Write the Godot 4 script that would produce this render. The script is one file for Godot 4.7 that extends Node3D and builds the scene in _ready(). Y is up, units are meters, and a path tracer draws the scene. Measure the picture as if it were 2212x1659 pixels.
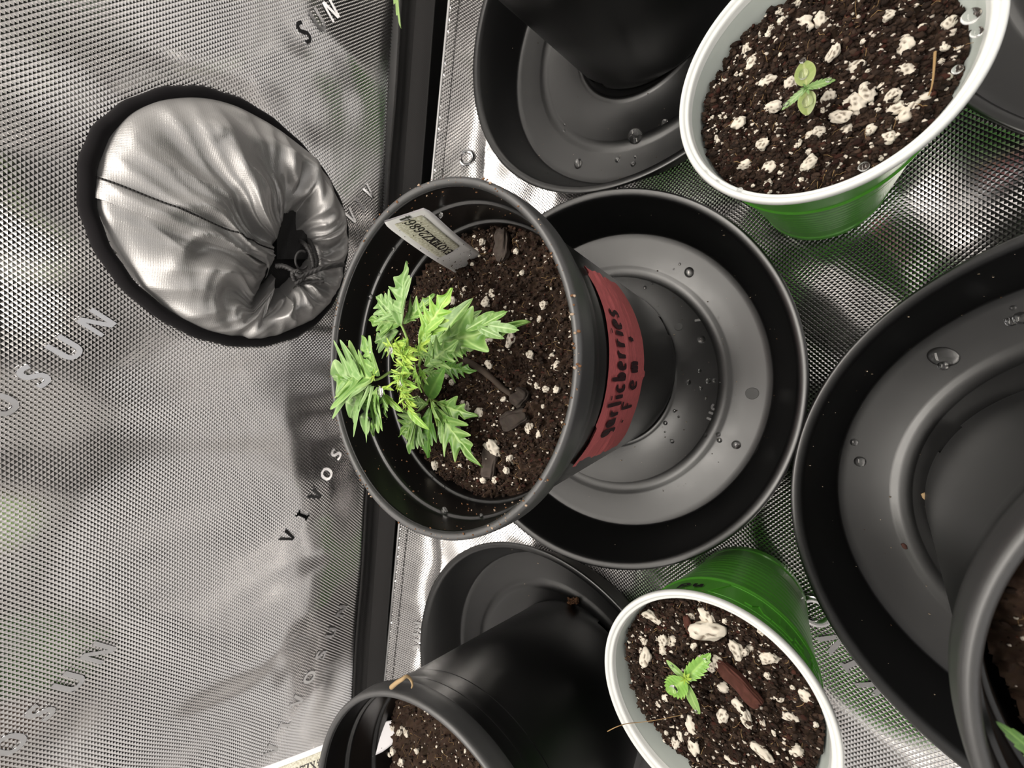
extends Node3D
# A corner of a reflective grow tent seen from above: a nursery pot with a young plant, saucers, party cups with seedlings.
# y = 0 is the inside floor of the saucers, the tent floor lies 3 mm below it.

const EYE := 0.3125
const GROUND := -0.003
const CAM_RIGHT := Vector3(0.0, -0.60967, 0.79266)
const CAM_UP := Vector3(0.99987, -0.01299, -0.00999)
const CAM_BACK := Vector3(0.01638, 0.79255, 0.60958)
const FOCAL := 918.67                      # pixels of the 2212 x 1659 photograph
# frame of the back wall: along it, up, and out of it
const WALL_AT := Vector3(-0.0036, 0.0, -0.3665)
const WALL_T := Vector3(0.99222, 0.0, 0.12459)
const WALL_N := Vector3(-0.12459, 0.0, 0.99222)

var M := {}
var used := {}
var noise := FastNoiseLite.new()
var rough := FastNoiseLite.new()
var cell := FastNoiseLite.new()
var soft := FastNoiseLite.new()
var rng := RandomNumberGenerator.new()


# ---------------------------------------------------------------- helpers
func ray(px: float, py: float) -> Vector3:
	return CAM_RIGHT * ((px - 1106.0) / FOCAL) - CAM_UP * ((py - 829.5) / FOCAL) - CAM_BACK

func at(px: float, py: float, y: float) -> Vector3:      # where a line of sight meets the level y
	var d := ray(px, py)
	return Vector3(0, EYE, 0) + d * ((y - EYE) / d.y)

func on_wall(px: float, py: float, off := 0.0) -> Vector3:  # (along, up, out) on the back wall
	var d := ray(px, py)
	var o := Vector3(0, EYE, 0)
	var p := o + d * ((WALL_AT + WALL_N * off - o).dot(WALL_N) / d.dot(WALL_N))
	return Vector3((p - WALL_AT).dot(WALL_T), p.y, off)

func wall(t: float, y: float, n: float) -> Vector3:
	return WALL_AT + WALL_T * t + Vector3(0, y, 0) + WALL_N * n

func wallv(q: Vector3) -> Vector3:
	return wall(q.x, q.y, q.z)

func numbered(called: String) -> String:
	var k: int = used.get(called, 0)
	used[called] = k + 1
	return called if k == 0 else "%s_%03d" % [called, k]

func tag(o: Node, label: String, category: String, group := "", kind := "") -> Node:
	if label: o.set_meta("label", label)
	if category: o.set_meta("category", category)
	if group: o.set_meta("group", group)
	if kind: o.set_meta("kind", kind)
	return o

func thing(called: String, label: String, category: String, where := Vector3.ZERO, group := "") -> Node3D:
	var o := Node3D.new()
	o.name = numbered(called)
	add_child(o)
	o.position = where
	tag(o, label, category, group)
	return o

func part(called: String, mesh: Mesh, mat: Material, parent: Node3D, where := Vector3.ZERO) -> MeshInstance3D:
	var o := MeshInstance3D.new()
	o.name = called
	if parent == self:
		o.name = numbered(called)
	elif parent.has_node(NodePath(called)):
		var k: int = parent.get_meta("n_" + called, 0) + 1
		parent.set_meta("n_" + called, k)
		o.name = "%s_%03d" % [called, k]
	o.mesh = mesh
	o.material_override = null
	for s in mesh.get_surface_count():
		o.set_surface_override_material(s, mat)
	parent.add_child(o, true)
	o.position = where
	return o

func struct(called: String, mesh: Mesh, mat: Material, label := "", category := "") -> MeshInstance3D:
	var o := part(called, mesh, mat, self)
	o.name = called
	tag(o, label, category, "", "structure")
	return o

func scatter(called: String, mesh: Mesh, mat: Material, where: Array, colors: Array, parent: Node3D) -> MultiMeshInstance3D:
	var mm := MultiMesh.new()
	mm.transform_format = MultiMesh.TRANSFORM_3D
	mm.use_colors = true
	mm.mesh = mesh
	mm.instance_count = where.size()
	for i in where.size():
		mm.set_instance_transform(i, where[i])
		mm.set_instance_color(i, colors[i])
	var o := MultiMeshInstance3D.new()
	o.name = called if parent != self else numbered(called)
	o.multimesh = mm
	o.material_override = mat
	o.set_meta("kind", "stuff")
	parent.add_child(o, true)
	return o

func build(v: PackedVector3Array, ix: PackedInt32Array, smooth := true, col := PackedColorArray(), uv := PackedVector2Array()) -> ArrayMesh:
	var a := []
	a.resize(Mesh.ARRAY_MAX)
	a[Mesh.ARRAY_VERTEX] = v
	a[Mesh.ARRAY_INDEX] = ix
	if col.size(): a[Mesh.ARRAY_COLOR] = col
	if uv.size(): a[Mesh.ARRAY_TEX_UV] = uv
	var m := ArrayMesh.new()
	m.add_surface_from_arrays(Mesh.PRIMITIVE_TRIANGLES, a)
	if smooth:
		var st := SurfaceTool.new()
		st.create_from(m, 0)
		st.generate_normals()
		m = st.commit()
	return m

func grid(nu: int, nv: int, f: Callable, smooth := true, col = null, skip = null) -> ArrayMesh:   # normal = v x u
	var v := PackedVector3Array()
	var c := PackedColorArray()
	v.resize(nu * nv)
	if col != null: c.resize(nu * nv)
	for i in nu:
		for j in nv:
			v[i * nv + j] = f.call(i, j)
			if col != null: c[i * nv + j] = col.call(i, j)
	var ix := PackedInt32Array()
	for i in nu - 1:
		for j in nv - 1:
			if skip != null and skip.call(i, j): continue
			var a := i * nv + j
			ix.append_array([a, a + nv, a + nv + 1, a, a + nv + 1, a + 1])
	return build(v, ix, smooth, c)

func lathe(prof: Array, segs: int, skip = null, wob := 0.0) -> ArrayMesh:   # profile [r, y] from the inside centre over the rim to the outside
	return grid(segs + 1, prof.size(), func(i: int, j: int):
		var th := TAU * (i % segs) / segs
		var r: float = prof[j][0]
		r *= 1.0 + wob * sin(th * 2.0 + 1.0) + wob * 0.5 * sin(th * 3.0)
		return Vector3(r * sin(th), prof[j][1], r * cos(th)), true, null, skip)

func tube(path: Array, r0: float, r1 := -1.0, sides := 8, braid := 0.0, turns := 0.0) -> ArrayMesh:
	if r1 < 0.0: r1 = r0
	var v := PackedVector3Array()
	var n := path.size()
	var side := Vector3.UP
	for i in n:
		var d: Vector3 = (path[mini(i + 1, n - 1)] - path[maxi(i - 1, 0)]).normalized()
		if absf(d.dot(side)) > 0.95: side = Vector3(0.3, 0.2, 0.9).normalized()
		var b := d.cross(side).normalized()
		side = b.cross(d).normalized()
		var r := lerpf(r0, r1, float(i) / (n - 1))
		for k in sides:
			var th := TAU * k / sides
			var rr := r
			if braid > 0.0: rr *= 1.0 - braid * pow(absf(cos(th * 2.0 + (1 if k % 2 else -1) * 0.0 + turns * i)), 2.0)
			v.append(path[i] + (side * cos(th) + b * sin(th)) * rr)
	v.append(path[0]); v.append(path[n - 1])
	var ix := PackedInt32Array()
	for i in n - 1:
		for k in sides:
			var a := i * sides + k
			var e := i * sides + (k + 1) % sides
			ix.append_array([a, a + sides, e + sides, a, e + sides, e])
	for k in sides:
		ix.append_array([n * sides, k, (k + 1) % sides])
		ix.append_array([n * sides + 1, (n - 1) * sides + (k + 1) % sides, (n - 1) * sides + k])
	return build(v, ix)

func curve(pts: Array, n: int) -> Array:     # Catmull-Rom through the points
	var out := []
	for i in n + 1:
		var u := float(i) / n * (pts.size() - 1)
		var k := mini(int(u), pts.size() - 2)
		var f := u - k
		var a: Vector3 = pts[maxi(k - 1, 0)]
		var d: Vector3 = pts[mini(k + 2, pts.size() - 1)]
		out.append(pts[k].cubic_interpolate(pts[k + 1], a, d, f))
	return out

func boxes(list: Array) -> ArrayMesh:        # [centre, size] each
	var st := SurfaceTool.new()
	for b in list:
		var m := BoxMesh.new()
		m.size = b[1]
		st.append_from(m, 0, Transform3D(Basis(), b[0]))
	return st.commit()

func ico(sub: int, jitter: float, seed_: int, squash := Vector3.ONE, pits := 0.0, base := Color.WHITE, pit := Color.BLACK) -> ArrayMesh:
	var g := RandomNumberGenerator.new()
	g.seed = seed_
	var p := (1.0 + sqrt(5.0)) / 2.0
	var v := [Vector3(-1, p, 0), Vector3(1, p, 0), Vector3(-1, -p, 0), Vector3(1, -p, 0), Vector3(0, -1, p), Vector3(0, 1, p), Vector3(0, -1, -p), Vector3(0, 1, -p), Vector3(p, 0, -1), Vector3(p, 0, 1), Vector3(-p, 0, -1), Vector3(-p, 0, 1)]
	var f := [[0, 11, 5], [0, 5, 1], [0, 1, 7], [0, 7, 10], [0, 10, 11], [1, 5, 9], [5, 11, 4], [11, 10, 2], [10, 7, 6], [7, 1, 8], [3, 9, 4], [3, 4, 2], [3, 2, 6], [3, 6, 8], [3, 8, 9], [4, 9, 5], [2, 4, 11], [6, 2, 10], [8, 6, 7], [9, 8, 1]]
	for i in v.size(): v[i] = v[i].normalized()
	for s in sub:
		var mid := {}
		var nf := []
		for t in f:
			var m := []
			for e in 3:
				var a: int = t[e]
				var b: int = t[(e + 1) % 3]
				var key := mini(a, b) * 100000 + maxi(a, b)
				if not mid.has(key):
					mid[key] = v.size()
					v.append((v[a] + v[b]).normalized())
				m.append(mid[key])
			nf.append_array([[t[0], m[0], m[2]], [t[1], m[1], m[0]], [t[2], m[2], m[1]], [m[0], m[1], m[2]]])
		f = nf
	var pv := PackedVector3Array()
	var pc := PackedColorArray()
	var k := g.randf() * 50.0
	for q in v:
		var low := noise.get_noise_3d(q.x * 60.0 + k * 9.0, q.y * 60.0, q.z * 60.0)
		var hole := 1.0 if g.randf() < pits else 0.0
		var r := 1.0 + jitter * (g.randf() - 0.5) + jitter * 1.4 * low - 0.16 * hole
		pv.append(q * r * squash)
		pc.append(base.lerp(pit, hole * 0.9) * (0.86 + 0.28 * g.randf()))
	var ix := PackedInt32Array()
	for t in f: ix.append_array([t[0], t[2], t[1]])
	return build(pv, ix, true, pc)

func letters(text: String, size: float, font: String, bold: int, depth: float, italic := false) -> ArrayMesh:
	var f := SystemFont.new()
	f.font_names = PackedStringArray([font])
	f.font_weight = bold
	f.font_italic = italic
	var t := TextMesh.new()
	t.text = text
	t.font = f
	t.font_size = 64
	t.pixel_size = size / 64.0
	t.depth = depth
	t.curve_step = 1.0
	var m := ArrayMesh.new()
	m.add_surface_from_arrays(Mesh.PRIMITIVE_TRIANGLES, t.get_mesh_arrays())
	return m

func mat(called: String, c: Color, r: float, metal := 0.0, spec := 0.5) -> StandardMaterial3D:   # c is a linear (real) base colour
	var m := StandardMaterial3D.new()
	m.resource_name = called
	m.albedo_color = c.linear_to_srgb()
	m.roughness = r
	m.metallic = metal
	m.metallic_specular = spec
	M[called] = m
	return m

func weave(n: int, kind: int) -> ImageTexture:
	var im := Image.create(n, n, false, Image.FORMAT_L8)
	for y in n:
		for x in n:
			var u := x * TAU / 16.0
			var w := y * TAU / 16.0
			var h := 0.0
			if kind == 0: h = maxf(sin(u) * (0.6 + 0.4 * sin(w * 0.5)), sin(w) * (0.6 - 0.4 * sin(u * 0.5)))
			else: h = sin(u * 0.5 + w * 0.5) * 0.7 + 0.3 * sin(w - u)
			im.set_pixel(x, y, Color(0.5 + 0.5 * h, 0, 0))
	return ImageTexture.create_from_image(im)

func speckle(n: int, freq: float, a: Color, b: Color, seed_: int, sharp := 0.5) -> NoiseTexture2D:
	var t := NoiseTexture2D.new()
	t.width = n
	t.height = n
	t.seamless = true
	var f := FastNoiseLite.new()
	f.seed = seed_
	f.frequency = freq
	f.fractal_octaves = 4
	t.noise = f
	var g := Gradient.new()
	g.offsets = PackedFloat32Array([0.5 - sharp * 0.5, 0.5 + sharp * 0.5])
	g.colors = PackedColorArray([a, b])
	t.color_ramp = g
	return t


# ---------------------------------------------------------------- materials
func make_materials() -> void:
	mat("film", Color(0.74, 0.725, 0.72), 0.16, 1.0)
	mat("film_letter", Color(0.55, 0.55, 0.56), 0.16, 1.0)
	mat("silver_plain", Color(0.90, 0.89, 0.88), 0.5, 0.45)
	var sock := mat("sock_fabric", Color(0.41, 0.40, 0.395), 0.44, 0.6)
	sock.heightmap_enabled = true
	sock.heightmap_texture = weave(64, 0)
	sock.heightmap_scale = 0.010
	sock.uv1_triplanar = true
	sock.uv1_scale = Vector3.ONE * 240.0
	var black_cloth := mat("black_cloth", Color(0.016, 0.015, 0.015), 0.85)
	black_cloth.heightmap_enabled = true
	black_cloth.heightmap_texture = weave(64, 1)
	black_cloth.heightmap_scale = 0.012
	black_cloth.uv1_triplanar = true
	black_cloth.uv1_scale = Vector3.ONE * 260.0
	black_cloth.rim_enabled = true
	black_cloth.rim = 0.25
	var velvet := mat("velvet", Color(0.012, 0.011, 0.012), 1.0, 0.0, 0.2)
	velvet.rim_enabled = true
	velvet.rim = 0.5
	mat("cord", Color(0.045, 0.043, 0.043), 0.5)
	mat("thread", Color(0.012, 0.011, 0.011), 0.8)
	mat("white_piping", Color(0.78, 0.78, 0.78), 0.35, 0.3)
	mat("pot_plastic", Color(0.004, 0.004, 0.0042), 0.30, 0.0, 0.55)
	mat("pot_rim", Color(0.040, 0.040, 0.041), 0.45, 0.0, 0.8)
	var sau := mat("saucer_plastic", Color(0.004, 0.004, 0.0042), 0.35, 0.0, 0.8)
	sau.roughness_texture = speckle(256, 0.02, Color(0.92, 0.92, 0.92), Color(1, 1, 1), 5)
	sau.uv1_triplanar = true
	sau.uv1_scale = Vector3.ONE * 9.0
	var green := mat("cup_green", Color(0.105, 0.42, 0.042), 0.28, 0.0, 0.4)
	green.clearcoat_enabled = true
	green.clearcoat = 0.12
	green.clearcoat_roughness = 0.06
	mat("cup_white", Color(0.80, 0.82, 0.80), 0.22)
	mat("cup_inside", Color(0.66, 0.72, 0.68), 0.35)
	mat("ink", Color(0.012, 0.008, 0.010), 0.55)
	mat("ink_tape", Color(0.030, 0.008, 0.012), 0.6)
	var tape := mat("red_tape", Color(0.68, 0.155, 0.165), 0.62)
	tape.albedo_texture = speckle(256, 0.05, Color(0.86, 0.86, 0.86), Color(1, 1, 1), 6)
	tape.uv1_triplanar = true
	tape.uv1_scale = Vector3(20, 120, 20)
	mat("tag_white", Color(0.80, 0.78, 0.80), 0.42)
	var stick := mat("tag_paper", Color(0.76, 0.75, 0.66), 0.6)
	stick.albedo_texture = speckle(256, 0.06, Color(0.72, 0.7, 0.64), Color(1, 1, 1), 7, 0.7)
	stick.uv1_triplanar = true
	stick.uv1_scale = Vector3.ONE * 40.0
	var soil := mat("soil", Color(1, 1, 1), 0.92, 0.0, 0.35)
	soil.vertex_color_use_as_albedo = true
	var per := mat("perlite", Color(1, 1, 1), 0.85, 0.0, 0.3)
	per.vertex_color_use_as_albedo = true
	mat("bark", Color(1, 1, 1), 0.9, 0.0, 0.3).vertex_color_use_as_albedo = true
	mat("bark_red", Color(0.075, 0.030, 0.022), 0.85)
	mat("fibre", Color(0.36, 0.23, 0.10), 0.8)
	var leaf := mat("leaf", Color(1, 1, 1), 0.34, 0.0, 0.5)
	leaf.vertex_color_use_as_albedo = true
	leaf.backlight_enabled = true
	leaf.backlight = Color(0.35, 0.35, 0.35)
	mat("stem", Color(0.22, 0.34, 0.08), 0.5)
	mat("stem_brown", Color(0.055, 0.038, 0.027), 0.8)
	var water := mat("water", Color(1, 1, 1), 0.02)
	water.albedo_color = Color(1, 1, 1, 0.0)
	water.refraction_enabled = true
	water.refraction_scale = 0.033
	mat("film_stain", Color(0.10, 0.10, 0.10), 0.7)
	mat("lamp_case", Color(0.5, 0.5, 0.5), 0.4, 0.6)
	var glow := mat("lamp_glow", Color(0.9, 0.9, 0.9), 0.5)
	glow.emission_enabled = true
	glow.emission = Color(1.0, 0.97, 0.93)
	glow.emission_energy_multiplier = 2.0


# ---------------------------------------------------------------- tent
func wall_bend(t: float, y: float) -> float:         # slack of the wall fabric
	var fade := smoothstep(0.06, 0.11, y)
	return (soft.get_noise_2d(t * 900.0 + 40.0, y * 620.0 + 13.0) * 0.0055 + soft.get_noise_2d(t * 2300.0, y * 1300.0 + 300.0) * 0.0008) * fade + 0.011 * smoothstep(0.06, 0.15, y) - 0.012 * smoothstep(0.05, 0.30, t) * smoothstep(0.26, 0.08, y)

func floor_bend(x: float, z: float) -> float:
	return -0.0022 + soft.get_noise_2d(x * 1500.0 + 200.0, z * 1500.0) * 0.0026 - 0.0004

func lip_z(x: float) -> float:                       # foot of the raised tray edge
	return -0.3230 + 0.1523 * x

func pyramids(u0: float, u1: float, v0: float, v1: float, pitch: float, h: float, place: Callable, skip: Callable) -> ArrayMesh:
	# square pyramids standing on their corners, like embossed diamond film
	var v := PackedVector3Array()
	var ix := PackedInt32Array()
	var half := pitch * 0.5
	var nu := int((u1 - u0) / half)
	var nv := int((v1 - v0) / half)
	var corner := {}
	for i in range(0, nu):
		for j in range(0, nv):
			if (i + j) % 2: continue
			var cu := u0 + i * half
			var cv := v0 + j * half
			if skip.call(cu, cv): continue
			var k := []
			for d in [[-1, 0], [0, 1], [1, 0], [0, -1]]:
				var key: int = (i + d[0] + 5) * 100000 + (j + d[1] + 5)
				if not corner.has(key):
					corner[key] = v.size()
					v.append(place.call(cu + d[0] * half, cv + d[1] * half, 0.0))
				k.append(corner[key])
			var top := v.size()
			v.append(place.call(cu, cv, h))
			ix.append_array([top, k[0], k[1], top, k[1], k[2], top, k[2], k[3], top, k[3], k[0]])
	return build(v, ix, false)


func make_tent() -> void:
	# back wall: the diamond film where the photograph looks, plain film beyond
	var wp := func(t: float, y: float, h: float) -> Vector3: return wall(t, y, wall_bend(t, y) + h)
	var ring_c := Vector2(0.1139, 0.1852)
	var back := struct("wall_back", pyramids(-0.46, 0.42, 0.0605, 0.335, 0.003, 0.00062, wp, func(t: float, y: float): return Vector2(t, y).distance_to(ring_c) < 0.078), M.film, "silver diamond-embossed reflective fabric wall at the back of the tent", "wall")
	part("backing_sheet", boxes([]) if false else grid(12, 12, func(i: int, j: int): return wall(lerpf(-0.6, 0.6, i / 11.0), lerpf(0.0, 0.335, j / 11.0), -0.014), true), M.silver_plain, back)
	part("upper_sheet", grid(24, 24, func(i: int, j: int): return wall(lerpf(-0.75, 0.75, i / 23.0), lerpf(0.333, 1.5, j / 23.0), noise.get_noise_2d(i * 22.0, j * 30.0) * 0.01), true), M.silver_plain, back)
	for s in [-1, 1]:
		part("side_sheet", grid(10, 10, func(i: int, j: int): return wall((0.58 + 0.4 * s * 0.0) * s + lerpf(-0.16, 0.16, i / 9.0), lerpf(0.0, 0.335, j / 9.0), 0.0), true), M.silver_plain, back)
	# embossed brand words on the wall, letter by letter
	var fonts := {}
	for ch in "VIOSUN":
		fonts[ch] = letters(ch, 0.0185, "Droid Sans", 800, 0.0003)
	for w in [[-0.0134 - 0.0150 * 3, 0.2972 + 0.0128 * 3, 0.0160, -0.0122, 3, 7, 1.0], [-0.2138 - 0.0133 * 3, 0.2969 + 0.0123 * 3, 0.0133, -0.0123, 3, 7, 1.0],
			[-0.3275, 0.1480, 0.0160, -0.0109, 0, 7, 0.92], [-0.1310, 0.1440, 0.0157, -0.0112, 0, 7, 0.92],
			[0.1474, 0.0985, 0.0145, -0.0105, 0, 3, 0.92], [0.2130, 0.1880, 0.0152, -0.0107, 4, 7, 1.0]]:
		for k in range(w[4], w[5]):
			var ch: String = "VIVOSUN"[k]
			var t: float = w[0] + w[2] * k
			var y: float = w[1] + w[3] * k
			if y > 0.33 or y < 0.062: continue
			var o := part("letter", fonts[ch], M.film_letter, back)
			var ang := atan2(w[3], w[2])
			var rgt := (WALL_T * cos(ang) + Vector3.UP * sin(ang))
			var upv := (Vector3.UP * cos(ang) - WALL_T * sin(ang))
			var gx := (wall_bend(t + 0.004, y) - wall_bend(t - 0.004, y)) / 0.008
			var gy := (wall_bend(t, y + 0.004) - wall_bend(t, y - 0.004)) / 0.008
			var nn := (WALL_N - WALL_T * gx - Vector3.UP * gy).normalized()
			rgt = (rgt - nn * rgt.dot(nn)).normalized()
			upv = nn.cross(rgt)
			o.transform = Transform3D(Basis(rgt * w[6], upv * w[6], nn), wall(t, y, wall_bend(t, y) + 0.0006))
	# black hem at the foot of the wall
	var hem := struct("trim_1", grid(60, 7, func(i: int, j: int):
		var t := lerpf(-0.5, 0.46, i / 59.0)
		var prof := [[0.0625, 0.0022], [0.0612, 0.0034], [0.055, 0.0036], [0.0535, 0.0026], [0.047, 0.0030], [0.046, 0.0042], [0.0, 0.004]]
		return wall(t, prof[j][0] + 0.0006 * sin(t * 40.0), prof[j][1]), true), M.black_cloth, "black woven hem band along the foot of the silver back wall", "hem")
	part("hem_piping", tube(range(60).map(func(i: int): return wall(lerpf(-0.5, 0.46, i / 59.0), 0.0622 + 0.0006 * sin(lerpf(-0.5, 0.46, i / 59.0) * 40.0), 0.0038)), 0.0013, -1.0, 8), M.black_cloth, hem)
	struct("trim_2", grid(90, 8, func(i: int, j: int):
		var t := lerpf(-0.5, 0.46, i / 89.0)
		var s := j / 7.0
		var wv := noise.get_noise_1d(t * 900.0) * 0.003
		return wall(t, 0.047 - 0.012 * s + wv * s, 0.0045 + 0.012 * s * s + 0.004 * sin(s * PI) + wv * s), true), M.black_cloth, "black fabric zip flap folded out over the gap below the wall hem", "flap")
	part("flap_edge", tube(range(90).map(func(i: int):
		var t := lerpf(-0.5, 0.46, i / 89.0)
		var wv := noise.get_noise_1d(t * 900.0) * 0.003
		return wall(t, 0.035 + wv, 0.0165 + wv)), 0.0007, -1.0, 6), M.black_cloth, get_node("trim_2"))
	struct("trim_3", grid(2, 12, func(i: int, j: int): return wall(-0.55 if i == 0 else 0.5, 0.0, lerpf(-0.002, 0.03, j / 11.0)) + Vector3(0, GROUND - 0.0065, 0), true), M.black_cloth, "black fabric gusset in the gap between wall and floor tray", "gusset")
	# floor tray of the same film, its back edge turned up
	var discs := [Vector2(-0.0023, -0.1449), Vector2(-0.0618, 0.1121), Vector2(0.2611, -0.1204), Vector2(-0.2662, -0.1923), Vector2(0.2, 0.148)]
	var fp := func(x: float, z: float, h: float) -> Vector3:
		var foot := lip_z(x)
		var s := foot + 0.012 - z
		if s <= 0.0: return Vector3(x, GROUND + floor_bend(x, z) + h, z)
		var up := clampf(s / 0.045, 0.0, 1.0)
		var y := 0.033 * up * up * (1.6 - 0.6 * up) + soft.get_noise_2d(x * 1900.0, z * 800.0) * 0.003 * up * (1.0 - up)
		var zz := foot + 0.012 - s * 0.72
		return Vector3(x, GROUND + floor_bend(x, z) * (1.0 - up) + y + h * 0.5, zz + h * 0.8)
	var fl := struct("floor", pyramids(-0.42, 0.50, -0.455, 0.21, 0.0029, 0.00058, fp, func(x: float, z: float):
		if z < lip_z(x) + 0.012 - 0.045: return true
		for d in discs:
			if Vector2(x, z).distance_to(d) < 0.104: return true
		return false), M.film, "silver diamond-embossed tent floor between the black saucers", "floor")
	part("tray_piping", tube(range(100).map(func(i: int):
		var x := lerpf(-0.42, 0.49, i / 99.0)
		return fp.call(x, lip_z(x) + 0.012 - 0.0455, 0.0) + Vector3(0, 0.0006, 0)), 0.0011, -1.0, 8), M.white_piping, fl)
	var st := SurfaceTool.new()
	for i in 190:
		var x := -0.42 + i * 0.0048
		var a: Vector3 = fp.call(x, lip_z(x) + 0.012 - 0.0385, 0.0012)
		var b: Vector3 = fp.call(x + 0.0032, lip_z(x) + 0.012 - 0.0385, 0.0012)
		st.append_from(tube([a, (a + b) * 0.5 + Vector3(0, 0.0003, 0.0003), b], 0.00042, -1.0, 5), 0, Transform3D())
	part("seam_stitching", st.commit(), M.thread, fl).set_meta("kind", "stuff")
	part("tray_back", grid(40, 4, func(i: int, j: int):
		var x := lerpf(-0.42, 0.49, i / 39.0)
		var p: Vector3 = fp.call(x, lip_z(x) + 0.012 - 0.0455, 0.0)
		return p.lerp(Vector3(p.x, GROUND, p.z - 0.004), j / 3.0) - Vector3(0, 0, 0.0008), true), M.black_cloth, fl)
	part("under_sheet", boxes([[Vector3(0.0, -0.016, 0.2), Vector3(1.7, 0.008, 1.4)]]), M.silver_plain, fl)
	# smooth embossed brand marks of the floor film
	var em := part("emblem", lathe([[0.0052, 0.0], [0.0056, 0.0009], [0.0092, 0.0009], [0.0096, 0.0]], 40), M.film_letter, fl, Vector3(-0.1440, GROUND + floor_bend(-0.144, -0.0105) + 0.0001, -0.0105))
	em.rotation.y = 0.4
	for L in [["V", -0.1588, -0.0012], ["I", -0.1685, 0.0085], ["V", -0.179, 0.0175]]:
		var o := part("letter", fonts[L[0]], M.film_letter, fl)
		o.transform = Transform3D(Basis(Vector3(-0.7, 0, 0.7), Vector3(-0.7, 0, -0.7), Vector3(0, 1, 0)), Vector3(L[1], GROUND + floor_bend(L[1], L[2]) + 0.0005, L[2]))
	var k := 0
	for ch in "SUN":
		var x := -0.302 + k * 0.0125
		var o := part("letter", fonts[ch], M.film_letter, fl)
		var z := lip_z(x) + 0.012 - 0.022
		var p: Vector3 = fp.call(x, z, 0.0008)
		o.transform = Transform3D(Basis(Vector3(0.96, 0, 0.25), Vector3(0.18, 0.62, -0.76), Vector3(0, 0.78, 0.62)), p)
		k += 1
	var em2 := part("emblem", lathe([[0.0042, 0.0], [0.0045, 0.0007], [0.0078, 0.0007], [0.0082, 0.0]], 36), M.film_letter, fl)
	em2.transform = Transform3D(Basis(Vector3(1, 0, 0.15), Vector3(0, 0.8, 0.6), Vector3(0, -0.6, 0.8)), fp.call(0.216, lip_z(0.216) + 0.012 - 0.021, 0.0008))
	# the rest of the tent, out of the picture: it shows in the reflections
	struct("wall_left", boxes([[Vector3(-0.86, 0.74, 0.25), Vector3(0.02, 1.5, 1.36)]]), M.silver_plain, "silver side wall on the left of the tent", "wall")
	struct("wall_right", boxes([[Vector3(0.86, 0.74, 0.25), Vector3(0.02, 1.5, 1.36)]]), M.silver_plain, "silver side wall on the right of the tent", "wall")
	struct("ceiling", boxes([[Vector3(0, 1.5, 0.2), Vector3(1.76, 0.02, 1.5)]]), M.silver_plain, "silver fabric top of the tent", "ceiling")
	struct("wall_front", boxes([[Vector3(-0.79, 0.74, 0.93), Vector3(0.14, 1.5, 0.02)], [Vector3(0.79, 0.74, 0.93), Vector3(0.14, 1.5, 0.02)], [Vector3(0, 0.01, 0.93), Vector3(1.5, 0.06, 0.02)], [Vector3(0, 1.44, 0.93), Vector3(1.5, 0.12, 0.02)]]), M.silver_plain, "silver front frame of the tent around its open doorway", "wall")


func make_lamp() -> void:
	var where := Vector3(0.06, 0.74, -0.20)
	var o := thing("grow_light", "slim white LED grow light bar hanging above the pots", "grow light", where)
	part("housing", boxes([[Vector3(0, 0.016, 0), Vector3(1.03, 0.026, 0.18)], [Vector3(0, 0.038, 0), Vector3(0.2, 0.02, 0.06)]]), M.lamp_case, o)
	part("diode_panel", boxes([[Vector3(0, 0.001, 0), Vector3(1.0, 0.004, 0.15)]]), M.lamp_glow, o)
	for s in [-1, 1]:
		part("hanger", tube([Vector3(0.42 * s, 0.03, 0), Vector3(0.1 * s, 0.4, 0), Vector3(0, 0.745, 0)], 0.0015, -1.0, 6), M.cord, o)


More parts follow.
